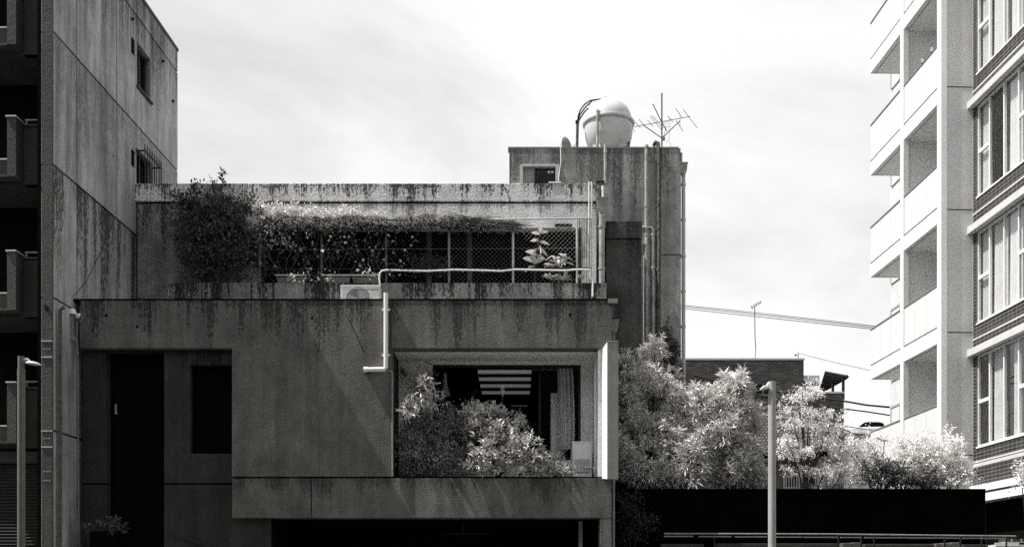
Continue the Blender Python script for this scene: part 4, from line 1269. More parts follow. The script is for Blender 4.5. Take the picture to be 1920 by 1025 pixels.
# ------------------------------------------------------------------ shrubs on the balcony
def balcony_shrubs():
    # left: fine-leaved dark bush
    t = thing('balcony_shrub', 'dense dark small leaved bush filling the left end of the balcony', 'shrub', (PX(800, 0.5), 0.5, 3.48))
    es = [ell(800, 835, 0.55, 52, 55, 0.38), ell(850, 815, 0.6, 45, 55, 0.35), ell(785, 790, 0.7, 26, 35, 0.3), ell(830, 862, 0.35, 70, 30, 0.3), ell(880, 800, 0.7, 26, 40, 0.3), ell(797, 735, 0.75, 20, 28, 0.2), ell(770, 850, 0.4, 26, 40, 0.25)]
    tp, td = tips_in(es, 2000, 2.4, 0.25, 3.5, 3.5)
    sp, sd = shoots(es, 60, 0.25)
    tp, td = np.concatenate([tp, sp]), np.concatenate([td, sd])
    b, d = scatter(tp, td, 6, 0.045, 0.3, 0.5, 0.8)
    leaf_object('foliage', b, d, rng.uniform(0.04, 0.075, len(b)), rng.uniform(0.02, 0.034, len(b)), 'leaf_dim', t)
    woody(t, (PX(815, 0.6), 0.6, 3.46), es, tp, 0.035, 'stem', 50)
    # middle: larger pale leaves
    t = thing('balcony_shrub', 'pale broad leaved bush sunlit in the middle of the balcony', 'shrub', (PX(940, 0.4), 0.4, 3.48))
    es = [ell(905, 800, 0.45, 34, 40, 0.3), ell(950, 830, 0.35, 50, 45, 0.35), ell(925, 858, 0.2, 55, 32, 0.3), ell(985, 855, 0.2, 40, 34, 0.3), ell(888, 775, 0.5, 20, 22, 0.2), ell(925, 785, 0.4, 26, 26, 0.2), ell(972, 792, 0.35, 12, 20, 0.15), ell(1003, 868, 0.2, 26, 24, 0.25)]
    es = [(c - np.array([0, 0.12, 0]), r) for c, r in es]
    tp, td = tips_in(es, 760, 2.4, 0.28, 4, 3.5)
    b, d = whorls(tp, td, 8, (25, 85), 0.6, 0.05)
    leaf_object('foliage', b, d, rng.uniform(0.07, 0.125, len(b)), rng.uniform(0.03, 0.055, len(b)), 'leaf_broad', t, 0.15, 0.12)
    woody(t, (PX(940, 0.5), 0.5, 3.46), es, tp, 0.035, 'stem', 40)
    # tall single flower stalk
    t = thing('flower_stalk', 'thin single stalk with a pale flower head above the balcony bushes', 'plant', (PX(941, 0.5), 0.5, 3.48))
    MB().tube([(PX(938, 0.5), 0.5, 3.48), P(940, 800, 0.5), P(943, 735, 0.5)], 0.009, 5).build('stem', 'bark', t)
    tp = np.array([P(943, 733, 0.5), P(942, 728, 0.5), P(944, 740, 0.5)])
    b, d = whorls(tp, np.tile([0, 0, 1.0], (3, 1)), 10, (10, 80), 0.9, 0.03)
    leaf_object('petals', b, d, 0.06, 0.03, 'leaf_vine', t)
    # upright wispy plant at the left
    t = thing('bamboo_plant', 'wispy upright plant with narrow leaves above the dark balcony bush', 'plant', (PX(800, 0.8), 0.8, 3.48))
    es = [ell(796, 722, 0.0, 12, 18, 0.12), ell(775, 745, 0.05, 18, 16, 0.15), ell(812, 750, 0.4, 30, 14, 0.15), ell(790, 765, 0.4, 26, 16, 0.15), ell(765, 770, 0.0, 14, 22, 0.12)]
    tp, td = tips_in(es, 95, 2.0)
    b, d = whorls(tp, td, 6, (20, 75), 0.2, 0.04)
    leaf_object('foliage', b, d, rng.uniform(0.09, 0.16, len(b)), 0.02, 'leaf_podocarp', t, 0.2, 0.15)
    woody(t, (PX(795, 0.6), 0.6, 3.46), es, tp, 0.02, 'stem', 20)
    # low trailing plants to the right
    t = thing('trailing_plant', 'low bushy plant at the right end of the balcony beside the air conditioner', 'shrub', (PX(1040, 0.3), 0.3, 3.48))
    es = [ell(1035, 878, 0.2, 34, 15, 0.2), ell(1062, 884, 0.15, 20, 10, 0.15), ell(1015, 868, 0.2, 20, 22, 0.2), ell(1050, 862, 0.3, 6, 16, 0.1)]
    tp, td = tips_in(es, 420, 2.3, 0.1, 3, 3.52)
    b, d = scatter(tp, td, 6, 0.03, 0.4, 0.5, 0.8)
    leaf_object('foliage', b, d, rng.uniform(0.035, 0.06, len(b)), rng.uniform(0.018, 0.028, len(b)), 'leaf_broad', t)
    woody(t, (PX(1035, 0.3), 0.3, 3.46), es, tp, 0.02, 'stem', 25)
    # trough they grow in
    tr_ = thing('planting_trough', 'long dark planting trough along the front of the balcony', 'planter', (PX(890, 0.6), 0.6, 3.46))
    MB().box(fx(738), fx(1066), 0.41, 1.0, fz(905) + 0.002, fz(905) + 0.035).build('soil', 'soil', tr_)
    MB().box(fx(738), fx(1066), 1.001, 1.03, fz(905) + 0.002, fz(905) + 0.06).build('board', 'wood_dark', tr_)


balcony_shrubs()

# ------------------------------------------------------------------ terrace: fence, climbers, pots
ZP = PZ(530, YP)
YFc = YP + 0.08
fence = thing('chain_link_fence', 'rusty chain link fence with round posts along the roof terrace', 'fence', (PX(790, YFc), YFc, ZP))
fpx = [487, 603, 724, 842, 962, 1082]
ftop = PZ(412, YFc)
for i, px in enumerate(fpx):
    mt = 'rust' if i < 3 else ('galv_dull' if i < 4 else 'galv')
    MB().tube([(PX(px, YFc), YFc, ZP - 0.0), (PX(px, YFc), YFc, ftop + 0.02)], 0.026, 8).build('post', mt, fence, smooth=True)
MB().tube([(PX(487, YFc), YFc, ftop), (PX(880, YFc), YFc, ftop)], 0.015, 8).build('top_rail', 'rust', fence, smooth=True)
MB().tube([(PX(880, YFc), YFc, ftop), (PX(1108, YFc), YFc - 0.1, ftop)], 0.018, 8).build('top_rail', 'galv', fence, smooth=True)
MB().tube([(PX(487, YFc), YFc, PZ(505, YFc)), (PX(1108, YFc), YFc - 0.1, PZ(505, YFc))], 0.012, 6).build('lower_rail', 'dark_metal', fence, smooth=True)
MB().tube([(PX(487, YFc), YFc, PZ(468, YFc)), (PX(1108, YFc), YFc - 0.1, PZ(468, YFc))], 0.0025, 4).build('tension_wire', 'galv_dull', fence)
for i in range(5):
    x0, x1 = PX(fpx[i], YFc) + 0.03, PX(fpx[i + 1], YFc) - 0.03
    z0, z1 = ZP + 0.02, ftop - 0.02
    m = MB()
    H, Wd = z1 - z0, x1 - x0
    st = 0.095
    wr = 0.0011 if i < 3 else 0.0015
    q = -H
    while q < Wd:
        a0, a1 = max(0, q), min(Wd, q + H)
        if a1 - a0 > 0.02:
            m.tube([(x0 + a0, YFc + 0.004, z0 + a0 - q), (x0 + a1, YFc + 0.004, z0 + a1 - q)], wr, 3, False)
            m.tube([(x0 + a0, YFc - 0.004, z1 - a0 + q), (x0 + a1, YFc - 0.004, z1 - a1 + q)], wr, 3, False)
        q += st
    m.build('mesh_panel', 'rust' if i < 3 else 'galv_dull', fence)['kind'] = 'stuff'
xs = np.linspace(PX(1087, YFc), PX(1108, YFc), 8)
for i, xx in enumerate(xs):
    MB().tube([(xx, YFc - 0.1 * i / 7, ZP), (xx, YFc - 0.1 * i / 7, ftop + (0.0 if i % 3 else 0.05))], 0.009, 5).build('bar', 'galv_dull' if i % 2 else 'rust', fence)

hose = [(712, 556), (712.5, 535), (711, 520), (712, 512), (716, 507.5), (724, 506), (760, 507), (800, 508), (850, 505.5), (900, 506.5), (940, 508), (965, 505), (1010, 506), (1060, 507), (1082, 505), (1107, 505.5)]
yh = YP - 0.05
t = thing('white_hose', 'white hose running along the fence from the roof air conditioner', 'hose', P(712, 556, yh))
MB().tube([P(a, b, yh) for a, b in hose], 0.019, 8).build('hose_line', 'white_plastic', t, smooth=True)
MB().tube([P(a, b, yh) for a, b in ((1105, 509), (1106.5, 520), (1110, 523), (1111.5, 530), (1111, 556))], 0.02, 8).build('drop_pipe', 'white_plastic', t, smooth=True)
for px in (735, 770, 805, 835, 868, 905, 935, 985, 1035, 1060):
    MB().tube([P(px, 504, yh - 0.024), P(px, 510, yh - 0.024)], 0.006, 4).build('tie', 'galv', t)

# planters on the parapet
for i, (a, b, w) in enumerate(((518, 574, 'leftmost planter, under the climber'), (605, 657, 'middle planter, left of its neighbour'), (660, 712, 'right planter, next to the white hose'))):
    ya = YP + 0.0
    t = thing('window_box', f'long grey window box on the terrace wall, {w}', 'planter', (PX((a + b) / 2, ya), ya + 0.1, ZP), group='window boxes on the terrace wall')
    xa, xb, zt = PX(a, ya), PX(b, ya), ZP + 0.165
    m = MB()
    m.add([(xa + 0.03, ya + 0.02, ZP + 0.003), (xb - 0.03, ya + 0.02, ZP + 0.003), (xb - 0.03, ya + 0.15, ZP + 0.003), (xa + 0.03, ya + 0.15, ZP + 0.003),
           (xa, ya - 0.02, zt), (xb, ya - 0.02, zt), (xb, ya + 0.18, zt), (xa, ya + 0.18, zt)],
          [(3, 2, 1, 0), (0, 1, 5, 4), (1, 2, 6, 5), (2, 3, 7, 6), (3, 0, 4, 7)])
    m.build('trough', 'terracotta', t)
    MB().box(xa - 0.012, xb + 0.012, ya - 0.035, ya - 0.021, zt - 0.025, zt).box(xa - 0.012, xb + 0.012, ya + 0.181, ya + 0.195, zt - 0.025, zt).build('rim', 'grey_plastic', t)
    MB().box(xa + 0.006, xb - 0.006, ya - 0.012, ya + 0.172, zt - 0.05, zt - 0.03).build('soil', 'soil', t)

# climber over the fence
t = thing('climbing_vine', 'leafy climber covering the left half of the terrace fence', 'climber', (PX(600, YFc), YFc, ZP))
n = 560
pxs = rng.uniform(485, 790, n)
pys = rng.uniform(425, 525, n)
dens = np.clip(1.1 - np.maximum(0, pxs - 640) / 170, 0.1, 1)
nz = np.array([mnoise.noise(Vector((a * 0.02, b * 0.025, 3))) for a, b in zip(pxs, pys)])
keep = (rng.random(n) < dens) & (nz > -0.22)
tp = np.array([P(a, b, YFc + rng.uniform(-0.1, 0.35)) for a, b in zip(pxs[keep], pys[keep])])
td = np.tile([0, -0.8, 0.1], (len(tp), 1))
b, d = scatter(tp, td, 2, 0.03, -0.3, 0.8, 0.5)
leaf_object('leaves', b, d, rng.uniform(0.05, 0.095, len(b)), rng.uniform(0.045, 0.08, len(b)), 'leaf_shade', t, 0.12, 0.1)
sel = rng.random(len(tp)) < 0.3
b, d = scatter(tp[sel] - np.array([0, 0.22, 0]), td[sel], 1, 0.04, 0.35, 0.6, 0.5)
leaf_object('lit_leaves', b, d, rng.uniform(0.06, 0.1, len(b)), rng.uniform(0.05, 0.08, len(b)), 'leaf_bush', t, 0.12, 0.1)  # paler copies of the leaves, patches of light put into their colour
es = [ell(500, 430, YFc, 34, 30, 0.15), ell(525, 450, YFc, 26, 16, 0.12), ell(560, 522, YFc - 0.1, 40, 9, 0.12), ell(620, 520, YFc - 0.1, 22, 9, 0.12), ell(690, 516, YFc - 0.1, 25, 8, 0.12)]
tp, td = tips_in(es, 130, 2)
b, d = scatter(tp, td, 3, 0.03, 0.1, 0.8, 0.7)
leaf_object('young_leaves', b, d, rng.uniform(0.04, 0.08, len(b)), rng.uniform(0.03, 0.06, len(b)), 'leaf_vine', t, 0.12, 0.1)
es = [ell(485, 392, YFc + 0.2, 26, 13, 0.3), ell(520, 400, YFc + 0.3, 40, 10, 0.35), ell(560, 402, YFc + 0.3, 40, 10, 0.35), ell(610, 404, YFc + 0.3, 40, 8, 0.35), ell(660, 404, YFc + 0.3, 40, 8, 0.35), ell(700, 407, YFc + 0.3, 25, 6, 0.3),
      ell(525, 388, YFc + 0.3, 8, 10, 0.15), ell(555, 393, YFc + 0.3, 7, 8, 0.15), ell(648, 394, YFc + 0.3, 18, 8, 0.15), ell(466, 380, YFc + 0.2, 10, 8, 0.15)]
es = [(c, r * np.array([1, 1, 0.75])) for c, r in es]
tp, td = tips_in(es, 700, 2, 0.15, 4)
b, d = scatter(tp, td, 4, 0.035, 0.5, 0.4, 0.7)
leaf_object('top_leaves', b, d, rng.uniform(0.04, 0.075, len(b)), rng.uniform(0.03, 0.055, len(b)), 'leaf_vine', t, 0.12, 0.1)
m = MB()
for i in range(16):
    px = 495 + i * 15 + random.uniform(-5, 5)
    pts = []
    for q in range(6):
        pts.append(P(px + 10 * math.sin(q * 1.3 + i), 528 - q * 21, YFc + 0.05 * math.sin(q + i)))
    m.tube(pts, 0.008, 4)
m.build('stems', 'bark', t)

# reed roof over the terrace
t = thing('reed_awning', 'ragged reed thatch awning hanging over the terrace fence', 'awning', (PX(760, 2.5), 2.5, ftop))
m = MB()
for i in range(3400):
    px = random.uniform(497, 915)
    lift = 4 * math.sin(px * 0.045) + 2.5 * math.sin(px * 0.13 + 1)
    a = Vector(P(px, 409 + random.gauss(0, 2.5) + (lift if px > 690 else 0), YU - 0.05 - random.uniform(0, 0.35)))
    b_ = Vector(P(px + random.gauss(8, 12), 424 + random.gauss(0, 5) + lift * 0.8, YFc - random.uniform(0.04, 0.2)))
    m.tube([a, a.lerp(b_, 0.5) + Vector((0, 0, random.uniform(0.0, 0.07))), b_], 0.007, 3, False)
m.build('thatch', 'straw', t)['kind'] = 'stuff'
m = MB()
for i in range(240):                                            # loose reeds sliding off the right end
    s = random.random()
    px, py = 890 + s * 35 + random.gauss(0, 6), 414 + s * 4 + random.gauss(0, 3.0)
    L = random.uniform(25, 75)
    an = random.uniform(-0.05, 0.42) if random.random() < 0.7 else random.uniform(2.7, 3.5)
    y0 = YFc - 0.02 - random.uniform(0, 0.1)
    m.tube([P(px, py, y0), P(px + L * math.cos(an), py + L * math.sin(an) * 0.8, y0 - 0.03)], 0.005, 3, False)
m.build('loose_reeds', 'straw', t)['kind'] = 'stuff'
for px in (500, 590, 680, 770, 850, 900):
    MB().tube([(PX(px, YFc), YFc - 0.05, ftop + 0.03), (PX(px, YFc), YU - 0.01, ftop + 0.16)], 0.02, 6).build('batten', 'wood_dark', t)

# dark tree at the left end of the terrace
t = thing('terrace_tree', 'dark bushy tree in shade at the left end of the roof terrace', 'tree', (PX(400, 2.6), 2.6, 6.8))
es = [ell(400, 440, 2.6, 60, 60, 0.5), ell(355, 430, 2.6, 38, 62, 0.4), ell(445, 430, 2.5, 40, 55, 0.4), ell(400, 385, 2.6, 48, 28, 0.4), ell(450, 485, 2.4, 40, 45, 0.35), ell(375, 490, 2.6, 35, 40, 0.4), ell(420, 362, 2.6, 16, 14, 0.2), ell(465, 440, 2.4, 22, 60, 0.3), ell(350, 385, 2.6, 18, 20, 0.25), ell(470, 392, 2.5, 14, 14, 0.2), ell(385, 365, 2.6, 28, 12, 0.25)]
tp, td = tips_in(es, 1500, 2.0, 0.36, 2.6, 6.9)
sp, sd = shoots(es, 60, 0.3, 0.05, 0.0)
tp, td = np.concatenate([tp, sp]), np.concatenate([td, sd])
b, d = scatter(tp, td, 6, 0.05, 0.35, 0.5, 0.7)
leaf_object('crown', b, d, rng.uniform(0.065, 0.11, len(b)), rng.uniform(0.03, 0.05, len(b)), 'leaf_shade', t)
tp2 = np.array([P(417 + q, y, 2.6) for q, y in ((2, 345), (1, 339), (0, 333), (1, 328), (0, 323))])
b, d = whorls(tp2, np.tile([0, 0, 1.0], (5, 1)), 7, (40, 95), 0.9, 0.02)
leaf_object('top_shoot', b, d, rng.uniform(0.09, 0.14, len(b)), 0.045, 'leaf_shade', t, 0.15)
woody(t, (PX(400, 2.6), 2.6, 6.75), es, tp, 0.05, 'trunk', 90)
MB().tube([P(414, 385, 2.6), P(417, 350, 2.6), P(417, 325, 2.6)], [0.012, 0.009, 0.005], 5).build('shoot_stem', 'bark', t)

# potted plants behind the fence on the right


def pot(t, px, Y, r, h, z0=6.79):
    MB().lathe([(0.001, z0 + 0.003), (r * 0.75, z0 + 0.003), (r, z0 + h), (r * 1.08, z0 + h), (r * 1.08, z0 + h + 0.04), (r * 0.93, z0 + h + 0.04), (r * 0.9, z0 + h - 0.02), (0.001, z0 + h - 0.02)], PX(px, Y), Y, 18).build('pot', 'terracotta', t, smooth=True)


def blades(name, pts, mat, parent):
    """large single leaves: each one a curved blade of its own"""
    for (x, y, z), (dx, dy, dz), L, W in pts:
        d = Vector((dx, dy, dz)).normalized()
        s = d.cross(Vector((0, 0.6, 1))).normalized()
        u = s.cross(d)
        vs, fs = [], []
        N_ = 5
        for i in range(N_ + 1):
            f = i / N_
            w = W * math.sin(PI * min(0.97, 0.06 + f * 0.92)) ** 0.8 * 0.5
            c = Vector((x, y, z)) + d * L * f - Vector((0, 0, 1)) * L * 0.25 * f * f
            vs += [tuple(c - s * w + u * w * 0.35), tuple(c), tuple(c + s * w + u * w * 0.35)]
        for i in range(N_):
            a = i * 3
            fs += [(a, a + 1, a + 4, a + 3), (a + 1, a + 2, a + 5, a + 4)]
        MB().add(vs, fs).build(name, mat, parent, smooth=True)


Yq = 2.55
t = thing('rubber_plant', 'tall potted plant with big glossy oval leaves behind the right fence panel', 'plant', (PX(1000, Yq), Yq, 6.79))
pot(t, 1000, Yq, 0.16, 0.3)
MB().tube([(PX(1000, Yq), Yq, 7.05), P(1003, 500, Yq), P(1008, 465, Yq), P(1013, 435, Yq)], [0.016, 0.014, 0.011, 0.008], 6).build('stem', 'bark', t, smooth=True)
pts = []
for px, py, dx, dz, L in ((1012, 440, -0.7, 0.3, .2), (1013, 438, 0.7, 0.2, .22), (1013, 437, 0.0, 1.0, .17), (1010, 452, -0.8, 0.1, .2), (1012, 455, 0.8, -0.1, .24), (1008, 466, 0.9, -0.5, .24), (1008, 468, -0.7, -0.4, .2), (1006, 478, -1, 0.5, .28), (1004, 480, 1, -0.2, .24), (1003, 492, -1, 0.6, .3), (1003, 494, 0.7, 0.5, .26), (1002, 500, -0.9, -0.3, .22), (1010, 460, 0.2, -0.9, .2), (1004, 496, -0.4, 1, .28)):
    c = P(px, py, Yq)
    pts.append((c, (dx, -0.5 * random.random() - 0.15, dz), L, L * 0.48))
blades('leaf', pts, 'leaf_fleshy', t)
t = thing('drooping_plant', 'pale plant with drooping strap leaves in the right corner of the terrace', 'plant', (PX(1050, Yq), Yq, 6.79))
pot(t, 1050, Yq, 0.15, 0.28)
MB().tube([(PX(1050, Yq), Yq, 7.05), P(1050, 500, Yq), P(1048, 490, Yq)], [0.02, 0.018, 0.014], 6).build('stem', 'bark', t)
pts = []
for i in range(34):
    a = random.uniform(0, 2 * PI)
    c = P(1048 + random.uniform(-22, 18), 488 + random.uniform(-8, 10), Yq - 0.05)
    pts.append((c, (math.cos(a), -abs(math.sin(a)) * 0.6 - 0.1, random.uniform(-0.5, 0.5)), random.uniform(0.14, 0.24), 0.05))
blades('leaf', pts, 'leaf_fleshy', t)
for px, lab in ((1035, 'spiky rosette plant at the foot of the right fence panel, left one'), (1056, 'spiky rosette plant in front of the last fence post, right one')):
    t = thing('spiky_plant', lab, 'plant', (PX(px, YP + 0.3), YP + 0.3, 6.79), group='spiky plants on the terrace')
    pot(t, px, YP + 0.35, 0.13, 0.9)
    pts = []
    for i in range(16):
        a = random.uniform(0, 2 * PI)
        pts.append((P(px, 526, YP + 0.3), (math.cos(a), -abs(math.sin(a)) * 0.6 - 0.1, random.uniform(0.2, 1.1)), random.uniform(0.18, 0.28), 0.04))
    blades('leaf', pts, 'leaf_fleshy', t)
t = thing('spiky_plant', 'small spiky plant between the last fence post and the bars', 'plant', (PX(1090, YP + 0.3), YP + 0.3, 6.79), group='spiky plants on the terrace')
pot(t, 1090, YP + 0.35, 0.1, 0.9)
pts = []
for i in range(10):
    a = random.uniform(0, 2 * PI)
    pts.append((P(1090, 526, YP + 0.25), (math.cos(a) * 0.6, -0.3, random.uniform(0.5, 1.1)), random.uniform(0.13, 0.22), 0.035))
blades('leaf', pts, 'leaf_fleshy', t)
t = thing('terrace_shrub', 'dim low shrub in the dark behind the middle of the terrace fence', 'shrub', (PX(810, 2.8), 2.8, 6.79))
es = [ell(800, 500, 2.8, 35, 16, 0.3), ell(830, 505, 2.8, 20, 14, 0.25)]
tp, td = tips_in(es, 130, 2)
b, d = scatter(tp, td, 4, 0.05, 0.3, 0.5, 0.8)
leaf_object('foliage', b, d, 0.08, 0.035, 'leaf_shade', t)
woody(t, (PX(810, 2.8), 2.8, 6.78), es, tp, 0.02, 'stem', 20)

# plant by the porch door
t = thing('potted_plant', 'dim potted plant beside the porch doorway at the lower left', 'plant', P(200, 1080, -0.2))
es = [ell(200, 990, -0.2, 38, 12, 0.2), ell(215, 980, -0.2, 20, 14, 0.15)]
tp, td = tips_in(es, 70, 2)
b, d = whorls(tp, td, 6, (30, 85), 0.4, 0.03)
leaf_object('foliage', b, d, 0.1, 0.025, 'leaf_shade', t, 0.2, 0.2)
woody(t, (fx(202), -0.2, 1.6), es, tp, 0.02, 'stem', 20)
MB().lathe([(0.001, 0.145), (0.2, 0.145), (0.24, fz(1000)), (0.26, fz(997)), (0.2, fz(999)), (0.001, fz(1002))], fx(202), -0.2, 20).build('pot', 'black', t, smooth=True)

# ================================================================== trees to the right
ZH = 3.0


def podocarp(name, label, es, n, foot, Y, per=15, L=(0.13, 0.22), W=(0.026, 0.042), gap=0.3, mat='leaf_podocarp'):
    t = thing(name, label, 'tree', (foot, Y, 0), group='trees behind the black fence')
    tp, td = tips_in(es, n, 2.6, gap, 1.6, 2.2)
    sp, sd = shoots(es, 70, 0.3, 0.08, 0.9)
    tp, td = np.concatenate([tp, sp]), np.concatenate([td, sd])
    b, d = whorls(tp, td, per, (35, 98), 0.6, 0.06)
    leaf_object('crown', b, d, rng.uniform(*L, len(b)), rng.uniform(*W, len(b)), mat, t, 0.2, 0.12)
    woody(t, (foot, Y, 0.0), es, tp, 0.075, 'trunk', 120)
    return t


Y1 = 2.9
podocarp('podocarpus_tree', 'tall feathery evergreen reaching up beside the tower, left of the garden trees', 
         [ell(1222, 665, Y1, 22, 38, 0.3), ell(1215, 720, Y1, 40, 45, 0.45), ell(1250, 745, Y1 - 0.1, 30, 45, 0.4), ell(1185, 740, Y1, 28, 55, 0.4), ell(1200, 800, Y1, 45, 55, 0.5), ell(1245, 820, Y1 - 0.1, 40, 55, 0.5), ell(1180, 850, Y1 - 0.2, 32, 60, 0.45), ell(1225, 880, Y1 - 0.2, 60, 45, 0.5), ell(1262, 725, Y1, 16, 16, 0.2), ell(1172, 690, Y1 + 0.2, 14, 30, 0.25)],
         2300, PX(1218, Y1), Y1, 14, (0.1, 0.18), (0.017, 0.028), 0.26)
Y2 = 2.6
podocarp('podocarpus_tree', 'rounded bright evergreen with long whorled leaves in front of the brick house',
         [ell(1315, 762, Y2, 34, 34, 0.4), ell(1345, 765, Y2, 40, 30, 0.4), ell(1383, 735, Y2, 20, 34, 0.3), ell(1390, 775, Y2, 28, 34, 0.4), ell(1350, 810, Y2 - 0.1, 55, 40, 0.5), ell(1395, 830, Y2, 30, 45, 0.4), ell(1310, 840, Y2 - 0.1, 40, 45, 0.5), ell(1360, 870, Y2 - 0.1, 60, 40, 0.5), ell(1295, 890, Y2 - 0.1, 35, 30, 0.4), ell(1400, 885, Y2, 25, 35, 0.4)],
         1750, PX(1350, Y2), Y2, 16, (0.14, 0.25), (0.024, 0.038))
# the dark shrub in front of the black fence
t = thing('fence_shrub', 'barely visible dark shrub at the left end of the black fence', 'shrub', (PX(1185, 1.2), 1.2, 0))
es = [ell(1180, 950, 1.2, 28, 45, 0.3), ell(1200, 985, 1.2, 40, 35, 0.3), ell(1170, 1000, 1.2, 20, 40, 0.3)]
tp, td = tips_in(es, 260, 2.3, 0.2, 3)
b, d = scatter(tp, td, 5, 0.05, 0.2, 0.5, 0.8)
leaf_object('foliage', b, d, 0.075, 0.03, 'leaf_night', t)
woody(t, (PX(1185, 1.2), 1.2, 0), es, tp, 0.03, 'stem', 40)

t = thing('ivy', 'dark ivy patch creeping up the right corner of the stair tower', 'climber', (PX(1262, 4.4), 4.4, 0))
es = [ell(1250, 640, 4.42, 12, 40, 0.05), ell(1262, 670, 4.42, 16, 40, 0.05), ell(1245, 690, 4.4, 10, 60, 0.05), ell(1268, 740, 4.4, 12, 60, 0.06)]
tp, td = tips_in(es, 420, 2.0, 0.2, 5)
b, d = scatter(tp, td, 4, 0.03, -0.3, 0.4, 0.7)
leaf_object('leaves', b, d, 0.07, 0.05, 'leaf_shade', t, 0.12)
MB().tube([(PX(1256, 4.42), 4.42, 0), P(1258, 760, 4.42), P(1254, 690, 4.42), P(1250, 610, 4.42)], [0.03, 0.02, 0.015, 0.008], 6).build('stem', 'bark', t)

# maple: layered feathery sprays
Y3 = 3.4


def sprays(specs, n, per, L, W, label, foot, Y, name='maple_tree', mat='leaf_maple', r0=0.05, gap=0.42, grp='trees behind the black fence', cat='tree', twigs=160, flat=1.0):
    t = thing(name, label, cat, (foot, Y, 0), group=grp)
    specs = [(c, r * np.array([1, 1, flat])) for c, r in specs]
    tp, td = tips_in(specs, n, 2.0, gap, 2.2, 2.2)
    sp, sd = shoots(specs, int(n * 0.09), 0.35, 0.05, 0.15)
    tp, td = np.concatenate([tp, sp]), np.concatenate([td, sd])
    b, d = scatter(tp, td, per, 0.035, 0.05, 0.5, 0.75)
    leaf_object('crown', b, d, rng.uniform(*L, len(b)), rng.uniform(*W, len(b)), mat, t, 0.12, 0.1)
    woody(t, (foot, Y, 0), specs, tp, r0, 'trunk' if cat == 'tree' else 'stem', twigs)
    return t


mp = [ell(1508, 726, Y3, 18, 9, 0.2), ell(1495, 745, Y3, 24, 9, 0.25), ell(1520, 742, Y3, 18, 12, 0.25), ell(1500, 768, Y3, 34, 10, 0.3), ell(1535, 778, Y3, 34, 9, 0.3), ell(1488, 792, Y3, 26, 9, 0.3), ell(1520, 800, Y3, 40, 10, 0.35), ell(1555, 800, Y3, 35, 9, 0.3), ell(1490, 822, Y3, 32, 13, 0.35), ell(1545, 825, Y3, 45, 11, 0.4), ell(1500, 850, Y3, 42, 15, 0.4), ell(1570, 850, Y3, 40, 14, 0.4), ell(1530, 882, Y3, 55, 18, 0.4), ell(1580, 890, Y3, 40, 22, 0.4), ell(1478, 830, Y3 - 0.2, 18, 9, 0.2), ell(1575, 776, Y3, 18, 5, 0.2)]
sprays(mp, 880, 7, (0.045, 0.09), (0.016, 0.028), 'pale maple with layered feathery sprays right of the lamp post', PX(1520, Y3), Y3, flat=0.6)
Y4 = 3.8
ms = [ell(1600, 842, Y4, 40, 22, 0.4), ell(1640, 846, Y4, 40, 22, 0.4), ell(1690, 838, Y4, 40, 26, 0.4), ell(1620, 880, Y4, 40, 35, 0.4), ell(1670, 868, Y4, 45, 30, 0.4), ell(1580, 832, Y4, 26, 12, 0.3), ell(1655, 826, Y4, 26, 10, 0.3)]
sprays(ms, 620, 7, (0.04, 0.075), (0.015, 0.026), 'pale wispy small leaved tree in front of the white balconies', PX(1640, Y4), Y4, 'garden_tree', gap=0.45)
mr = [ell(1740, 858, Y4 - 0.3, 42, 34, 0.4), ell(1785, 832, Y4 - 0.3, 20, 14, 0.25), ell(1780, 870, Y4 - 0.3, 36, 30, 0.4), ell(1805, 890, Y4 - 0.4, 26, 22, 0.35), ell(1700, 880, Y4 - 0.3, 40, 30, 0.4), ell(1745, 895, Y4 - 0.5, 50, 20, 0.35), ell(1718, 835, Y4 - 0.2, 26, 16, 0.3)]
sprays(mr, 1000, 7, (0.05, 0.09), (0.02, 0.034), 'bright white looking bushy tree at the right end of the black fence', PX(1750, Y4 - 0.3), Y4 - 0.3, 'garden_tree', gap=0.3)
mb_ = [ell(1650, 885, 2.7, 36, 25, 0.3), ell(1690, 892, 2.7, 36, 20, 0.3), ell(1740, 900, 2.6, 40, 14, 0.25)]
sprays(mb_, 600, 6, (0.05, 0.08), (0.028, 0.042), 'darker broad leaved shrub among the pale trees behind the black fence', PX(1670, 2.7), 2.7, 'garden_shrub', 'leaf_shade', 0.03, 0.15, None, 'shrub', 60)
me_ = [ell(1912, 880, 2.5, 14, 12, 0.15), ell(1915, 905, 2.5, 12, 8, 0.15), ell(1925, 895, 2.5, 18, 18, 0.2), ell(1918, 862, 2.5, 8, 6, 0.1)]
sprays(me_, 90, 5, (0.05, 0.09), (0.02, 0.03), 'few loose twigs of a small tree at the right edge before the brick', PX(1935, 2.5), 2.5, 'small_tree', 'leaf_maple', 0.03, 0.2, 'trees behind the black fence', 'tree', 40)

# ------------------------------------------------------------------ fence blackened for shade, rail and low wall
Yh = 1.9
t = thing('shaded_fence', 'tall plain board fence on the right, its deep shade painted in as black', 'fence', (PX(1500, Yh), Yh, 0))
x0, x1, zt = PX(1150, Yh), PX(1848, Yh), PZ(917.5, Yh)
npan = 8
for i in range(npan):
    a, b = x0 + (x1 - x0) * i / npan, x0 + (x1 - x0) * (i + 1) / npan
    MB().box(a + 0.003, b - 0.003, Yh + (0.0 if i % 2 else 0.004), Yh + 0.06, 0, zt).build('panel', 'hoarding_shade', t)
MB().box(x0, x1, Yh - 0.01, Yh + 0.07, zt + 0.001, zt + 0.02).build('cap', 'hoarding_shade', t)
Yg = 0.2
t = thing('pipe_railing', 'thin double metal railing along the bottom right', 'railing', (PX(1560, Yg), Yg, 0))
MB().tube([P(1245, 999.5, Yg), P(1560, 1000.5, Yg), P(1905, 1004.5, Yg)], 0.014, 6).build('top_rail', 'galv_dull', t)
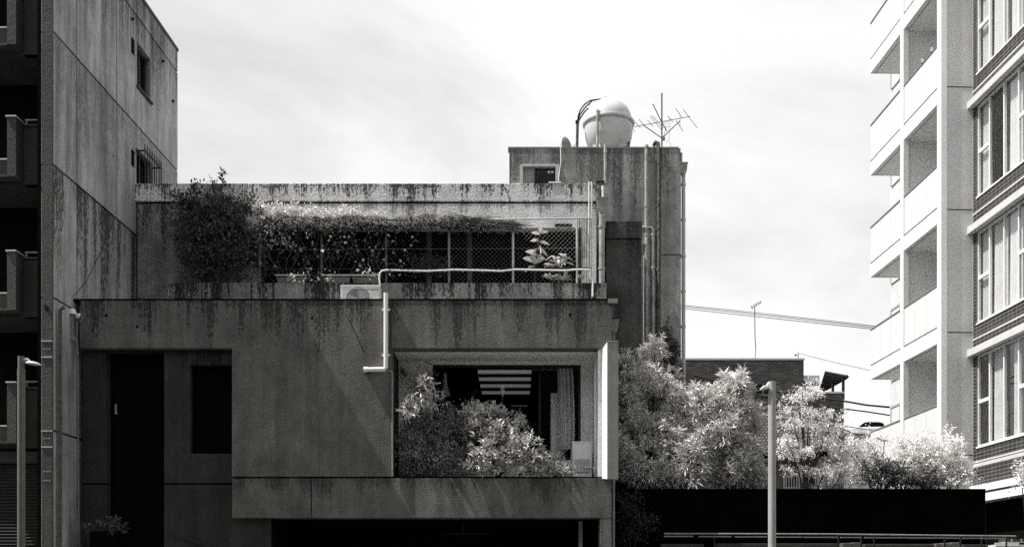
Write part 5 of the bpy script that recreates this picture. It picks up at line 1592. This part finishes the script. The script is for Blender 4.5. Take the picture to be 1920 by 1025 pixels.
lit_segs = [(1245, 1300), (1310, 1372), (1378, 1438), (1456, 1505), (1508, 1571), (1576, 1615), (1621, 1639), (1643, 1706), (1708, 1772), (1775, 1800), (1806, 1838), (1841, 1887)]  # lower rail cut into dashes to draw its lit stretches
for a, b in lit_segs:
    pa, pb = 1003.5 + (a - 1245) * 0.006, 1003.5 + (b - 1245) * 0.006
    MB().pbox(a, pa, b, pa + 2.2, Yg + 0.02, Yg + 0.05).build('lower_rail', 'galv_dull', t)
for px in (1341, 1574, 1617, 1641, 1774, 1804, 1843, 1890):
    MB().box(PX(px - 1.2, Yg), PX(px + 1.2, Yg), Yg + 0.055, Yg + 0.08, 0, PZ(1001, Yg)).build('post', 'dark_metal', t)
t = thing('block_wall', 'low rough concrete block wall under the railing at the bottom right', 'wall', (PX(1560, 0.5), 0.5, 0))
for a, b, tp_, mt in ((1240, 1320, 1019, 'conc_balcony'), (1345, 1570, 1018, 'conc_balcony'), (1580, 1598, 1017, 'conc_block'), (1599, 1614, 1016, 'conc_block'), (1622, 1752, 1019, 'conc_balcony'), (1755, 1766, 1018, 'conc_block'), (1768, 1783, 1017, 'conc_block'), (1784, 1799, 1016, 'conc_block'), (1806, 1853, 1020, 'conc_balcony')):
    MB().box(PX(a, 0.5), PX(b, 0.5), 0.5, 0.7, 0, PZ(tp_, 0.5)).build('block', mt, t, bevel=0.01)
t = thing('brick_plinth', 'white topped brick plinth in the bottom right corner', 'plinth', (PX(1890, 0.9), 0.9, 0))
MB().pbox(1868, 1020, 1960, 1060, 0.9, 1.3).build('lower_course', 'conc_light', t)
MB().pbox(1866, 1016.5, 1911, 1023, 0.88, 0.899).build('white_slab', 'white_paint', t)
MB().pbox(1887, 1009, 1960, 1016, 0.95, 1.3).build('tile_course', 'tile_brick_front', t)

# ------------------------------------------------------------------ lamp posts
Yl1 = -8.2
t = thing('lamp_post', 'slim street lamp on the left with its head turned right', 'street lamp', (PX(40, Yl1), Yl1, 0.14))
lx = PX(40, Yl1)
zt = PZ(668, Yl1)
r_ = 7 * kk(Yl1) / 100
MB().tube([(lx, Yl1, 0.14), (lx, Yl1, PZ(692, Yl1))], r_, 20).build('pole', 'pole_shaded', t, smooth=True)
MB().tube([(lx, Yl1, PZ(692, Yl1)), (lx, Yl1, zt)], r_ * 0.88, 20).build('pole_top', 'pole_shaded', t, smooth=True)
MB().tube([(lx, Yl1, 0.141), (lx, Yl1, 0.16)], r_ * 2.2, 16).build('base_plate', 'galv_dull', t)
arm = MB().tube([(lx, Yl1, PZ(676, Yl1)), P(52, 674, Yl1), P(56, 679, Yl1)], [0.022, 0.02, 0.02], 8).build('arm', 'pole_paint', t, smooth=True)


def lamp_head(t, x0, x1, z, Y, h, mat='white_plastic'):
    m = MB()
    vs, fs = [], []
    N_, K_ = 9, 12
    for i in range(N_ + 1):
        f = i / N_
        w = (math.sin(PI * min(1, f * 0.85 + 0.13)) ** 0.6)
        for j in range(K_):
            a = 2 * PI * j / K_
            zz = math.sin(a)
            vs.append((x0 + (x1 - x0) * f, Y + 0.055 * w * math.cos(a), z + h * w * (zz if zz > 0 else zz * 0.45) - 0.02 * f * f))
    for i in range(N_):
        for j in range(K_): fs.append((i * K_ + j, i * K_ + (j + 1) % K_, (i + 1) * K_ + (j + 1) % K_, (i + 1) * K_ + j))
    fs += [tuple(range(K_)), tuple(N_ * K_ + j for j in range(K_))]
    m.add(vs, fs)
    return m.build('lamp_head', mat, t, smooth=True)


lamp_head(t, PX(50, Yl1), PX(77, Yl1), PZ(681, Yl1), Yl1, 0.028, 'grey_plastic')
Yl2 = -7.6
t = thing('lamp_post', 'slim street lamp on the right with a small white head turned left', 'street lamp', (PX(1447.5, Yl2), Yl2, 0.14))
lx = PX(1447.5, Yl2)
r_ = 7.2 * kk(Yl2) / 100
MB().tube([(lx, Yl2, 0.14), (lx, Yl2, PZ(741, Yl2))], r_, 20).build('pole', 'pole_paint', t, smooth=True)
MB().tube([(lx, Yl2, PZ(740.5, Yl2)), (lx, Yl2, PZ(715, Yl2))], r_ * 0.9, 20).build('pole_top', 'pole_paint', t, smooth=True)
MB().tube([(lx, Yl2, 0.141), (lx, Yl2, 0.16)], r_ * 2.2, 16).build('base_plate', 'galv_dull', t)
MB().tube([(lx, Yl2, PZ(717, Yl2)), P(1441, 718, Yl2), P(1438, 724, Yl2)], 0.016, 8).build('arm', 'white_plastic', t, smooth=True)
m = MB().prism([(PX(a, Yl2), PZ(b, Yl2)) for a, b in ((1425, 730), (1430, 724), (1439, 722), (1441, 726), (1438, 729.5))], Yl2 - 0.05, Yl2 + 0.05)
m.build('lamp_head', 'white_paint', t, bevel=0.008)

# ================================================================== brick house behind the trees
YBH = 25.0
bh = thing('brick_house', 'dark brick house with pale coping and a slatted roof terrace behind the trees', 'building', (PX(1400, YBH), YBH, 0))


def BX(px): return PX(px, YBH)
def BZ(py): return PZ(py, YBH)


bw = [(BX(1301), BX(1356), BZ(760), BZ(714)), (BX(1415), BX(1447), BZ(741), BZ(716))]
MB().wall(BX(1200), BX(1507), 0, BZ(675), YBH, YBH + 0.3, bw).build('wall', 'dark_brick', bh)
MB().box(BX(1200), BX(1507), YBH + 0.5, YBH + 9, 0, BZ(675) - 0.1).build('core', 'black_room', bh)
MB().box(BX(1505.5), BX(1507), YBH + 0.301, YBH + 9, 0, BZ(675)).build('wall', 'dark_brick', bh)
MB().box(BX(1200), BX(1508), YBH - 0.06, YBH + 0.4, BZ(675) + 0.002, BZ(671.5)).build('coping', 'conc_light', bh)
for (a, b, c, d), two in zip(bw, (True, True)):
    f_ = MB()
    f_.box(a, a + 0.06, YBH + 0.05, YBH + 0.12, c, d).box(b - 0.06, b, YBH + 0.05, YBH + 0.12, c, d).box(a + 0.06, b - 0.06, YBH + 0.05, YBH + 0.12, d - 0.06, d).box(a + 0.06, b - 0.06, YBH + 0.05, YBH + 0.12, c, c + 0.06)
    f_.box((a + b) / 2 - 0.03, (a + b) / 2 + 0.03, YBH + 0.05, YBH + 0.12, c + 0.06, d - 0.06)
    fo = f_.build('window', 'galv_dull', bh)
    MB().box(a + 0.06, (a + b) / 2 - 0.03, YBH + 0.08, YBH + 0.09, c + 0.06, d - 0.06).build('pane', 'glass_dark', fo)
    MB().box((a + b) / 2 + 0.03, b - 0.06, YBH + 0.08, YBH + 0.09, c + 0.06, d - 0.06).build('pane', 'glass_dark', fo)
    MB().box(a - 0.05, b + 0.05, YBH - 0.05, YBH - 0.001, c - 0.08, c - 0.01).build('sill', 'conc_balcony', fo)
MB().wall(BX(1507) + 0.003, BX(1583), 0, BZ(737), YBH + 0.05, YBH + 0.3, []).build('terrace_wall', 'dark_brick', bh)
MB().box(BX(1582), BX(1583), YBH + 0.301, YBH + 6, 0, BZ(737)).build('terrace_wall', 'dark_brick', bh)
MB().box(BX(1507) + 0.004, BX(1584), YBH + 0.0, YBH + 0.4, BZ(737) + 0.002, BZ(733.5)).build('terrace_coping', 'conc_light', bh)
MB().box(BX(1507) + 0.004, BX(1537), YBH + 0.9, YBH + 1.1, BZ(737), BZ(706)).build('terrace_room', 'black_room', bh)
MB().box(BX(1507) + 0.004, BX(1545), YBH + 0.6, YBH + 0.899, BZ(707), BZ(698)).box(BX(1537), BX(1545), YBH + 0.6, YBH + 0.88, BZ(716), BZ(707) - 0.002).build('fascia', 'conc_light', bh)
pg = MB()
ra, rb, rc, rd_ = (Vector(P(1546, 698, YBH + 0.6)), Vector(P(1588, 706, YBH + 0.4)), Vector(P(1548, 729, YBH + 4.4)), Vector(P(1537, 727, YBH + 4.4)))
ro = None
for i in range(8):
    f = i / 7
    a = ra.lerp(rd_, f)
    b = rb.lerp(rc, f)
    q = MB().tube([a, b], 0.075, 4)
    q.build('roof_slat', 'dark_metal', bh)
MB().tube([rb, rc], 0.1, 4).build('roof_beam', 'dark_metal', bh)
for px, f in ((1581, 0.1), (1561.5, 0.5), (1544, 0.93)):
    b = rb.lerp(rc, f)
    xx, yy = (px - 960) / 100 * kk(b.y), b.y
    MB().box(xx - 0.05, xx + 0.05, yy - 0.05, yy + 0.05, BZ(742), b.z).build('roof_post', 'dark_metal', bh)
t = thing('roof_aerial', 'thin bent aerial mast on the brick house roof', 'antenna', P(1416, 671, YBH + 0.4))
MB().tube([P(1416, 675, YBH + 0.3), P(1417, 655, YBH + 0.4), P(1415.5, 630, YBH + 0.4), P(1415, 575, YBH + 0.4)], 0.022, 6).build('mast', 'galv_dull', t)
MB().tube([P(1408, 577, YBH + 0.4), P(1426, 566, YBH + 0.4)], 0.02, 5).build('boom', 'galv_dull', t)
for q in range(5): MB().tube([P(1409 + q * 4, 571 - q * 2.4 + 2, YBH + 0.2), P(1411 + q * 4, 577 - q * 2.4 + 2, YBH + 0.6)], 0.016, 4).build('element', 'galv_dull', t)
t = thing('roof_pole', 'short pole on the right end of the brick house roof', 'pole', P(1497, 671, YBH + 0.4))
MB().tube([P(1496.5, 672, YBH + 0.4), P(1496.5, 660, YBH + 0.4)], 0.02, 6).box(BX(1494.5), BX(1498.5), YBH + 0.35, YBH + 0.45, BZ(663), BZ(660)).build('pole', 'galv_dull', t)

# tiled house in front of it
YTH = 18.0
th_ = thing('tiled_house', 'low house with a dark tiled roof half hidden by the maple', 'building', (PX(1500, YTH), YTH, 0))
zr, ze = PZ(770, YTH + 3.2), PZ(842, YTH)
xa, xb = PX(1395, YTH), PX(1552, YTH)
tile = MB()
rows, cols = 14, 22
tw = (xb - xa) / cols
for r0 in range(rows):
    f0, f1 = r0 / rows, (r0 + 1) / rows
    y0, y1 = YTH + 3.2 * f0, YTH + 3.2 * f1
    z0, z1 = ze + (zr - ze) * f0, ze + (zr - ze) * f1
    for c in range(cols):
        x0 = xa + c * tw
        pr = [(0, 0.0), (0.25, 0.05), (0.5, 0.06), (0.75, 0.035), (1.0, 0.0)]
        vs = [(x0 + tw * a, y0 - 0.02, z0 + h + 0.05) for a, h in pr] + [(x0 + tw * a, y1, z1 + h) for a, h in pr] + [(x0 + tw * a, y0 - 0.02, z0 + h - 0.02) for a, h in pr]
        tile.add(vs, [(i, i + 1, i + 6, i + 5) for i in range(4)] + [(i + 10, i + 11, i + 1, i) for i in range(4)])
ro = tile.build('roof', 'roof_tile', th_)
tag(ro, kind='stuff')
MB().tube([(xa, YTH + 3.2, zr + 0.06), (xb, YTH + 3.2, zr + 0.06)], 0.14, 8).build('ridge', 'roof_tile', th_)
MB().box(xa, xb, YTH + 0.05, YTH + 3.3, ze - 0.22, ze - 0.06).build('eave', 'black_room', th_)
tw_ = [(PX(1470, YTH + 0.6), PX(1500, YTH + 0.6), PZ(915, YTH + 0.6), PZ(878, YTH + 0.6)), (PX(1515, YTH + 0.6), PX(1536, YTH + 0.6), PZ(915, YTH + 0.6), PZ(878, YTH + 0.6))]
MB().wall(xa + 0.3, xb - 0.3, 0, ze - 0.23, YTH + 0.6, YTH + 0.8, tw_).build('wall', 'conc_dim', th_)
MB().box(xa + 0.3, xb - 0.3, YTH + 1.0, YTH + 6, 0, ze - 0.23).build('core', 'black_room', th_)
for a, b, c, d in tw_:
    f_ = MB().box(a, a + 0.06, YTH + 0.63, YTH + 0.7, c, d).box(b - 0.06, b, YTH + 0.63, YTH + 0.7, c, d).box(a + 0.06, b - 0.06, YTH + 0.63, YTH + 0.7, d - 0.06, d).box(a + 0.06, b - 0.06, YTH + 0.63, YTH + 0.7, c, c + 0.06)
    fo = f_.build('window', 'galv', th_)
    MB().box(a + 0.06, b - 0.06, YTH + 0.66, YTH + 0.67, c + 0.06, d - 0.06).build('pane', 'glass_dark', fo)
    rl = MB().box(a - 0.1, b + 0.1, YTH + 0.3, YTH + 0.34, c + 0.42, c + 0.46)
    for q in range(9):
        xx = a - 0.08 + (b - a + 0.16) * q / 8
        rl.box(xx - 0.012, xx + 0.012, YTH + 0.305, YTH + 0.335, c - 0.1, c + 0.42)
    rl.build('window_rail', 'galv', fo)

# retaining wall with a parked car
YRW = 58.0
t = thing('retaining_wall', 'pale coursed retaining wall below the parked white car', 'wall', (PX(1640, YRW), YRW, 0))
MB().box(PX(1520, YRW), PX(1800, YRW), YRW, YRW + 0.5, 0, PZ(812, YRW)).build('wall', 'retaining', t)
MB().box(PX(1520, YRW), PX(1800, YRW), YRW - 0.05, YRW + 0.55, PZ(812, YRW) + 0.002, PZ(810.5, YRW)).build('coping', 'conc_light', t)


def parked_car():
    Y = 60.5
    s = kk(Y) / 100
    x0 = PX(1573, Y)
    zr_ = PZ(788, Y)
    z0 = 12.5
    t = thing('parked_car', 'white hatchback car parked on the raised lot seen above the trees', 'car', (x0 + 2, Y + 0.8, z0))
    H = zr_ - z0
    ln = 99 * s

    def q(f, g): return (x0 + ln * f, z0 + H * g)
    body = [q(0.0, 0.22), q(0.0, 0.45), q(0.03, 0.56), q(0.16, 0.64), q(0.33, 0.68), q(0.62, 0.7), q(0.93, 0.72), q(0.985, 0.6), q(1.0, 0.45), q(1.0, 0.22), q(0.9, 0.16), q(0.1, 0.16)]
    MB().prism(body, Y, Y + 1.65).build('body', 'car_paint', t, bevel=0.08)
    cab = [q(0.3, 0.67), q(0.47, 0.955), q(0.56, 1.0), q(0.76, 0.99), q(0.88, 0.94), q(0.965, 0.71)]
    vs = [(a, Y + (0.06 if g < 0.8 * H + z0 else 0.2), g) for a, g in cab] + [(a, Y + 1.65 - (0.06 if g < 0.8 * H + z0 else 0.2), g) for a, g in cab]
    n = len(cab)
    MB().add(vs, [tuple(range(n))[::-1], tuple(range(n, 2 * n))] + [(i, (i + 1) % n, (i + 1) % n + n, i + n) for i in range(n)]).build('roof', 'car_paint', t)
    gl = [q(0.37, 0.71), q(0.49, 0.925), q(0.57, 0.955), q(0.77, 0.94), q(0.85, 0.9), q(0.88, 0.72)]
    vs = [(a, Y + 0.05 + 0.14 * max(0, (g - (z0 + 0.7 * H)) / (0.3 * H)) - 0.012, g) for a, g in gl]
    MB().add(vs, [tuple(range(len(gl)))[::-1]]).build('side_window', 'black', t)
    for f in (0.17, 0.83):
        cx, cz = x0 + ln * f, z0 + 0.3
        w = MB().lathe([(0.001, Y + 0.02), (0.2, Y - 0.02), (0.3, Y - 0.02), (0.3, Y + 0.2), (0.001, Y + 0.2)], cx, cz, 24, 'y').build('wheel', 'tyre', t, smooth=True)
        MB().lathe([(0.001, Y - 0.045), (0.19, Y - 0.03), (0.2, Y - 0.022)], cx, cz, 20, 'y').build('rim', 'galv', w)
        MB().lathe([(0.33, Y - 0.004), (0.37, Y - 0.012)], cx, cz, 24, 'y').build('wheel_arch', 'dark_metal', t)
    MB().prism([q(0.005, 0.48), q(0.03, 0.55), q(0.12, 0.6), q(0.1, 0.5)], Y - 0.012, Y - 0.004).build('headlight', 'galv', t)
    MB().prism([q(0.96, 0.62), q(0.985, 0.55), q(0.985, 0.45), q(0.95, 0.5)], Y - 0.012, Y - 0.004).build('tail_light', 'galv_dull', t)
    MB().box(x0 + ln * 0.355, x0 + ln * 0.395, Y - 0.1, Y + 0.02, z0 + H * 0.72, z0 + H * 0.78).build('mirror', 'car_paint', t, bevel=0.02)


parked_car()


# overhead cables
def cable(name, pts, Y0, Y1, r, lab, mat='dark_metal'):
    n = len(pts)
    path = []
    for i, (a, b) in enumerate(pts):
        path.append(P(a, b, Y0 + (Y1 - Y0) * i / (n - 1)))
    o = MB().tube(path, r, 5).build(name, mat)
    FR[o.name] = Matrix.Identity(4)
    return tag(o, lab, 'cable', 'overhead cables')


cable('overhead_cable', [(1270, 571), (1380, 582), (1500, 595), (1650, 612)], 24, 14, 0.014, 'uppermost thin cable between the stair tower and the white balconies')
cable('overhead_cable', [(1270, 573.5), (1380, 585), (1500, 598), (1650, 615)], 24, 14, 0.014, 'middle thin cable between the stair tower and the white balconies')
cable('overhead_cable', [(1270, 577), (1380, 589), (1500, 602), (1650, 618)], 24, 14, 0.014, 'lowest of three thin cables between the tower and the white balconies')
cable('overhead_cable', [(1497, 662), (1560, 678), (1650, 698)], 25.4, 20, 0.01, 'fine single wire leaving the brick house roof towards the balconies')
cable('overhead_cable', [(1270, 696), (1300, 703), (1370, 721), (1440, 731), (1500, 741), (1585, 752), (1625, 759), (1680, 764)], 14, 12, 0.03, 'sagging black cable crossing in front of the upper brick house wall')
cable('overhead_cable', [(1270, 712), (1330, 720), (1400, 737), (1470, 748), (1560, 763), (1630, 772), (1680, 780)], 14, 12, 0.022, 'black cable just under the sagging one across the brick house')
cable('overhead_cable', [(1270, 768), (1400, 771), (1440, 776), (1480, 772), (1530, 780), (1600, 812), (1660, 816)], 13, 12, 0.024, 'heavy lower cable across the ridge of the tiled roof', 'galv_dull')
cable('overhead_cable', [(1270, 768), (1395, 772), (1450, 780), (1540, 792), (1640, 806)], 12.6, 11.8, 0.022, 'pale lower cable drooping over the tiled roof', 'galv')

# ================================================================== white apartment building on the right
RB_A = math.atan(0.0275)
RBD = 25.5
RBX, RBY = 808 * RBD / 2000, RBD - 20
rb = thing('apartment_building', 'pale modern apartment block with glass balconies and brick tiled bays on the right', 'building', (RBX, RBY, 0), RB_A)


def R_t(px): return (20600 - (px - 960) * 25.5) / ((px - 960) + 55)


BXL = (1825 - 1768) * RBD / 2000                # local x of the brick face
TF, TM = R_t(1634), R_t(1694)
INN = 1.15                                      # local x of the wall behind the balconies
SL = [2.885 * i + 1.5 + 5.885 - 2.885 for i in range(0, 6)]      # slab undersides


def RT(a, b, c, d, e, f, name, mat, parent=None, bevel=0.0): return MB().box(a, b, c, d, e, f).build(name, mat, parent or rb, local=True, bevel=bevel)


TOPR = 21.0
RT(0.0, BXL, 0.0, 0.25, 0, TOPR, 'end_wall', 'conc_grey')
for i in range(-1, 5):
    z = 1.5 + (1100 - 163) * 0.01275 - 2.93 * i
    RT(0.02, BXL, -0.004, -0.001, z - 0.012, z + 0.012, 'wall_joint', 'conc_balcony')
RT(INN, INN + 0.2, 0.26, 6.3, 0, TOPR, 'inner_wall', 'conc_light')
RT(-0.06, 0.09, -0.03, 0.2, 0, TOPR, 'column', 'white_paint', bevel=0.01)
RT(-0.05, 0.10, TM - 0.1, TM + 0.1, 0, TOPR, 'column', 'white_paint', bevel=0.01)
for z in SL:
    RT(0.0, INN - 0.002, 0.26, TF, z, z + 0.2, 'balcony_slab', 'white_paint')
    RT(-0.03, -0.002, 0.21, TM - 0.103, z - 0.012, z + 0.35, 'slab_fascia', 'white_paint')
    RT(-0.03, -0.002, TM + 0.103, TF, z - 0.012, z + 0.35, 'slab_fascia', 'white_paint')
    RT(-0.028, INN, TF + 0.001, TF + 0.04, z - 0.012, z + 0.35, 'slab_fascia', 'white_paint')
    RT(0.1, INN - 0.003, TM, TM + 0.12, z + 0.201, z + 2.884, 'divider_wall', 'white_paint')
    RT(0.11, 0.122, 0.27, TF - 0.01, z - 0.006, z - 0.0005, 'drip_groove', 'conc_balcony')
    for a, b, n in ((0.22, TM - 0.11, 3), (TM + 0.11, TF, 3)):
        rl = RT(-0.045, -0.005, a, b, z + 1.375, z + 1.4, 'top_rail', 'galv_dull')
        RT(-0.035, -0.01, a, b, z + 0.37, z + 0.395, 'bottom_rail', 'galv_dull')
        for q in range(n):
            c, d = a + (b - a) * q / n, a + (b - a) * (q + 1) / n
            RT(-0.025, -0.013, c + 0.006, d - 0.006, z + 0.396, z + 1.374, 'glass_panel', 'frosted')
        for q in range(4):
            yy = a + 0.1 + (b - a - 0.2) * q / 3
            RT(-0.03, -0.012, yy - 0.03, yy + 0.03, z + 0.351, z + 0.37, 'rail_foot', 'dark_metal')
    RT(-0.025, INN - 0.01, TF + 0.002, TF + 0.014, z + 0.396, z + 1.374, 'glass_panel', 'frosted')
    # windows behind the far balcony
    for yy in (2.9, 4.7):
        f_ = MB()
        for q in (0, 0.7, 1.4): f_.box(INN - 0.05, INN - 0.001, yy + q, yy + q + 0.06, z + 0.22, z + 2.3)
        f_.box(INN - 0.049, INN - 0.001, yy + 0.06, yy + 1.4, z + 2.3, z + 2.36)
        fo = f_.build('balcony_door', 'galv', rb, local=True)
        RT(INN - 0.03, INN - 0.025, yy + 0.06, yy + 0.7, z + 0.22, z + 2.3, 'pane', 'frosted', fo)
        RT(INN - 0.03, INN - 0.025, yy + 0.76, yy + 1.4, z + 0.22, z + 2.3, 'pane', 'frosted', fo)
for q in (0.55, 1.1):
    MB().tube([(-0.02, q, SL[4] - 2.885 + 1.4), (-0.02, q, SL[4] - 2.885 + 1.5)], 0.05, 8).build('rail_pot', 'galv', rb, local=True)
# brick bays: wall with window openings, ledges, stripes
YN0 = -6.0
LEDG = [13.08 + 2.93, 13.08, 10.09, 7.16]
holes = []
for zl in [13.08 + 2 * 2.93] + LEDG:
    holes.append((YN0 + 0.3, -0.19, zl - 0.17 - 2.2, zl - 0.17))
m = MB().wall(YN0, 0.0 - 0.002, 3.9, TOPR, 0.0, 0.25, holes)
m.v = [(BXL + y, x, z) for x, y, z in m.v]
m.f = [f for f in m.f]
m.build('brick_wall', 'tile_brick', rb, local=True)
RT(BXL + 0.5, BXL + 0.6, YN0, -0.01, 0, TOPR, 'room_back', 'conc_dim')
for zl in [13.08 + 2 * 2.93] + LEDG:
    RT(BXL - 0.14, BXL + 0.2, YN0, 0.06, zl - 0.168, zl, 'ledge', 'conc_light', bevel=0.01)
    z1, z0 = zl - 0.17, zl - 2.37
    RT(BXL - 0.006, BXL - 0.001, YN0, -0.005, z0 - 0.34, z0 - 0.3, 'stripe', 'conc_light')
    RT(BXL - 0.02, BXL + 0.03, YN0 + 0.3, -0.19, z0 - 0.005, z0 + 0.03, 'window_sill', 'white_paint')
    RT(BXL - 0.004, BXL - 0.001, -0.012, -0.003, z0 - 0.5, z1, 'edge_trim', 'conc_light')
    muls = [-0.19, -0.75, -1.44, -2.1, -2.66, -3.35, -4.0, -4.6, -5.3]
    for i in range(len(muls) - 1):
        a, b = muls[i], muls[i + 1]
        f_ = MB()
        f_.box(BXL + 0.03, BXL + 0.09, a - 0.028, a, z0 + 0.03, z1)
        f_.box(BXL + 0.03, BXL + 0.09, b, b + 0.012, z0 + 0.03, z1)
        f_.box(BXL + 0.032, BXL + 0.088, b + 0.012, a - 0.028, z1 - 0.05, z1).box(BXL + 0.032, BXL + 0.088, b + 0.012, a - 0.028, z0 + 0.03, z0 + 0.07)
        if i % 3 == 0: f_.box(BXL + 0.031, BXL + 0.089, b + 0.012, a - 0.028, (z0 + z1) / 2 - 0.04, (z0 + z1) / 2 + 0.04)
        fo = f_.build('window', 'white_paint', rb, local=True)
        if i % 3 == 0:
            RT(BXL + 0.055, BXL + 0.06, b + 0.012, a - 0.028, z0 + 0.07, (z0 + z1) / 2 - 0.04, 'pane', 'glass_window', fo)
            RT(BXL + 0.055, BXL + 0.06, b + 0.012, a - 0.028, (z0 + z1) / 2 + 0.04, z1 - 0.05, 'pane', 'glass_window', fo)
        else:
            RT(BXL + 0.055, BXL + 0.06, b + 0.012, a - 0.028, z0 + 0.07, z1 - 0.05, 'pane', 'glass_window', fo)
    # curtains: wavy sheets behind the glass
    for (a, b) in ((-0.21, -0.5 - 0.24 * random.random()), (-0.76, -1.42), (-1.5 - 0.2 * random.random(), -2.08), (-2.2, -2.62), (-2.7, -3.3), (-3.4, -4.5)):
        if random.random() < 0.08: continue
        b = a + (b - a) * random.choice((0.7, 1.0, 1.0, 1.0))
        n = 40
        top = [(BXL + 0.16 + 0.025 * math.sin(i * 1.1), a + (b - a) * i / n) for i in range(n + 1)]
        vs = [(x, y, z1) for x, y in top] + [(x, y + (a - b) * 0.12 * (0.5 - i / n), z0 + 0.1) for i, (x, y) in enumerate(top)]
        MB().add(vs, [(i, i + 1, i + n + 2, i + n + 1) for i in range(n)]).build('curtain', 'curtain_white', rb, smooth=True, local=True)
# lowest band
RT(BXL - 0.006, BXL - 0.001, YN0, -0.005, 4.35, 4.43, 'stripe', 'conc_light')
RT(BXL - 0.1, BXL + 0.25, YN0, 0.0, 3.74, 3.899, 'base_band', 'white_paint')
RT(BXL - 0.03, BXL + 0.2, YN0, 0.0, 3.68, 3.739, 'base_groove', 'dark_metal')
RT(BXL - 0.1, BXL + 0.25, YN0, 0.0, 3.5, 3.679, 'base_band', 'white_paint')
RT(BXL + 0.3, BXL + 0.45, YN0, -0.02, 0, 3.6, 'ground_floor_wall', 'black_room')
RT(INN + 0.21, 6.0, YN0, 6.28, 0, TOPR + 0.01, 'core', 'conc_grey')

# ================================================================== unseen block added across the street to hold back low sky
ob = thing('added_sky_block', 'long plain block added unseen across the road to screen low sky', 'building', (0, -24, 0))
cells = []
for fl_ in range(4):
    for c in range(-9, 10):
        cells.append((c * 4.4 - 1.2, c * 4.4 + 1.2, 1.0 + fl_ * 3.1, 2.9 + fl_ * 3.1))
m = MB().wall(-42, 42, 0.14, 13.2, 0.0, 0.3, cells)
m.v = [(x, -24.0 - y, z) for x, y, z in m.v]
m.f = [f[::-1] for f in m.f]
m.build('facade', 'conc_block', ob)
MB().box(-42, 42, -36, -24.6, 0.14, 13.1).build('core', 'black_room', ob)
pn = None
for a, b, c, d in cells:
    if pn is None:
        pn = MB().box(-1.2, 1.2, -0.24, -0.22, -0.95, 0.95).build('window', 'glass_dark', ob, local=True)
        o = pn
    else:
        o = pn.copy()
        C.objects.link(o)
    o.location = ((a + b) / 2, 0, (c + d) / 2)
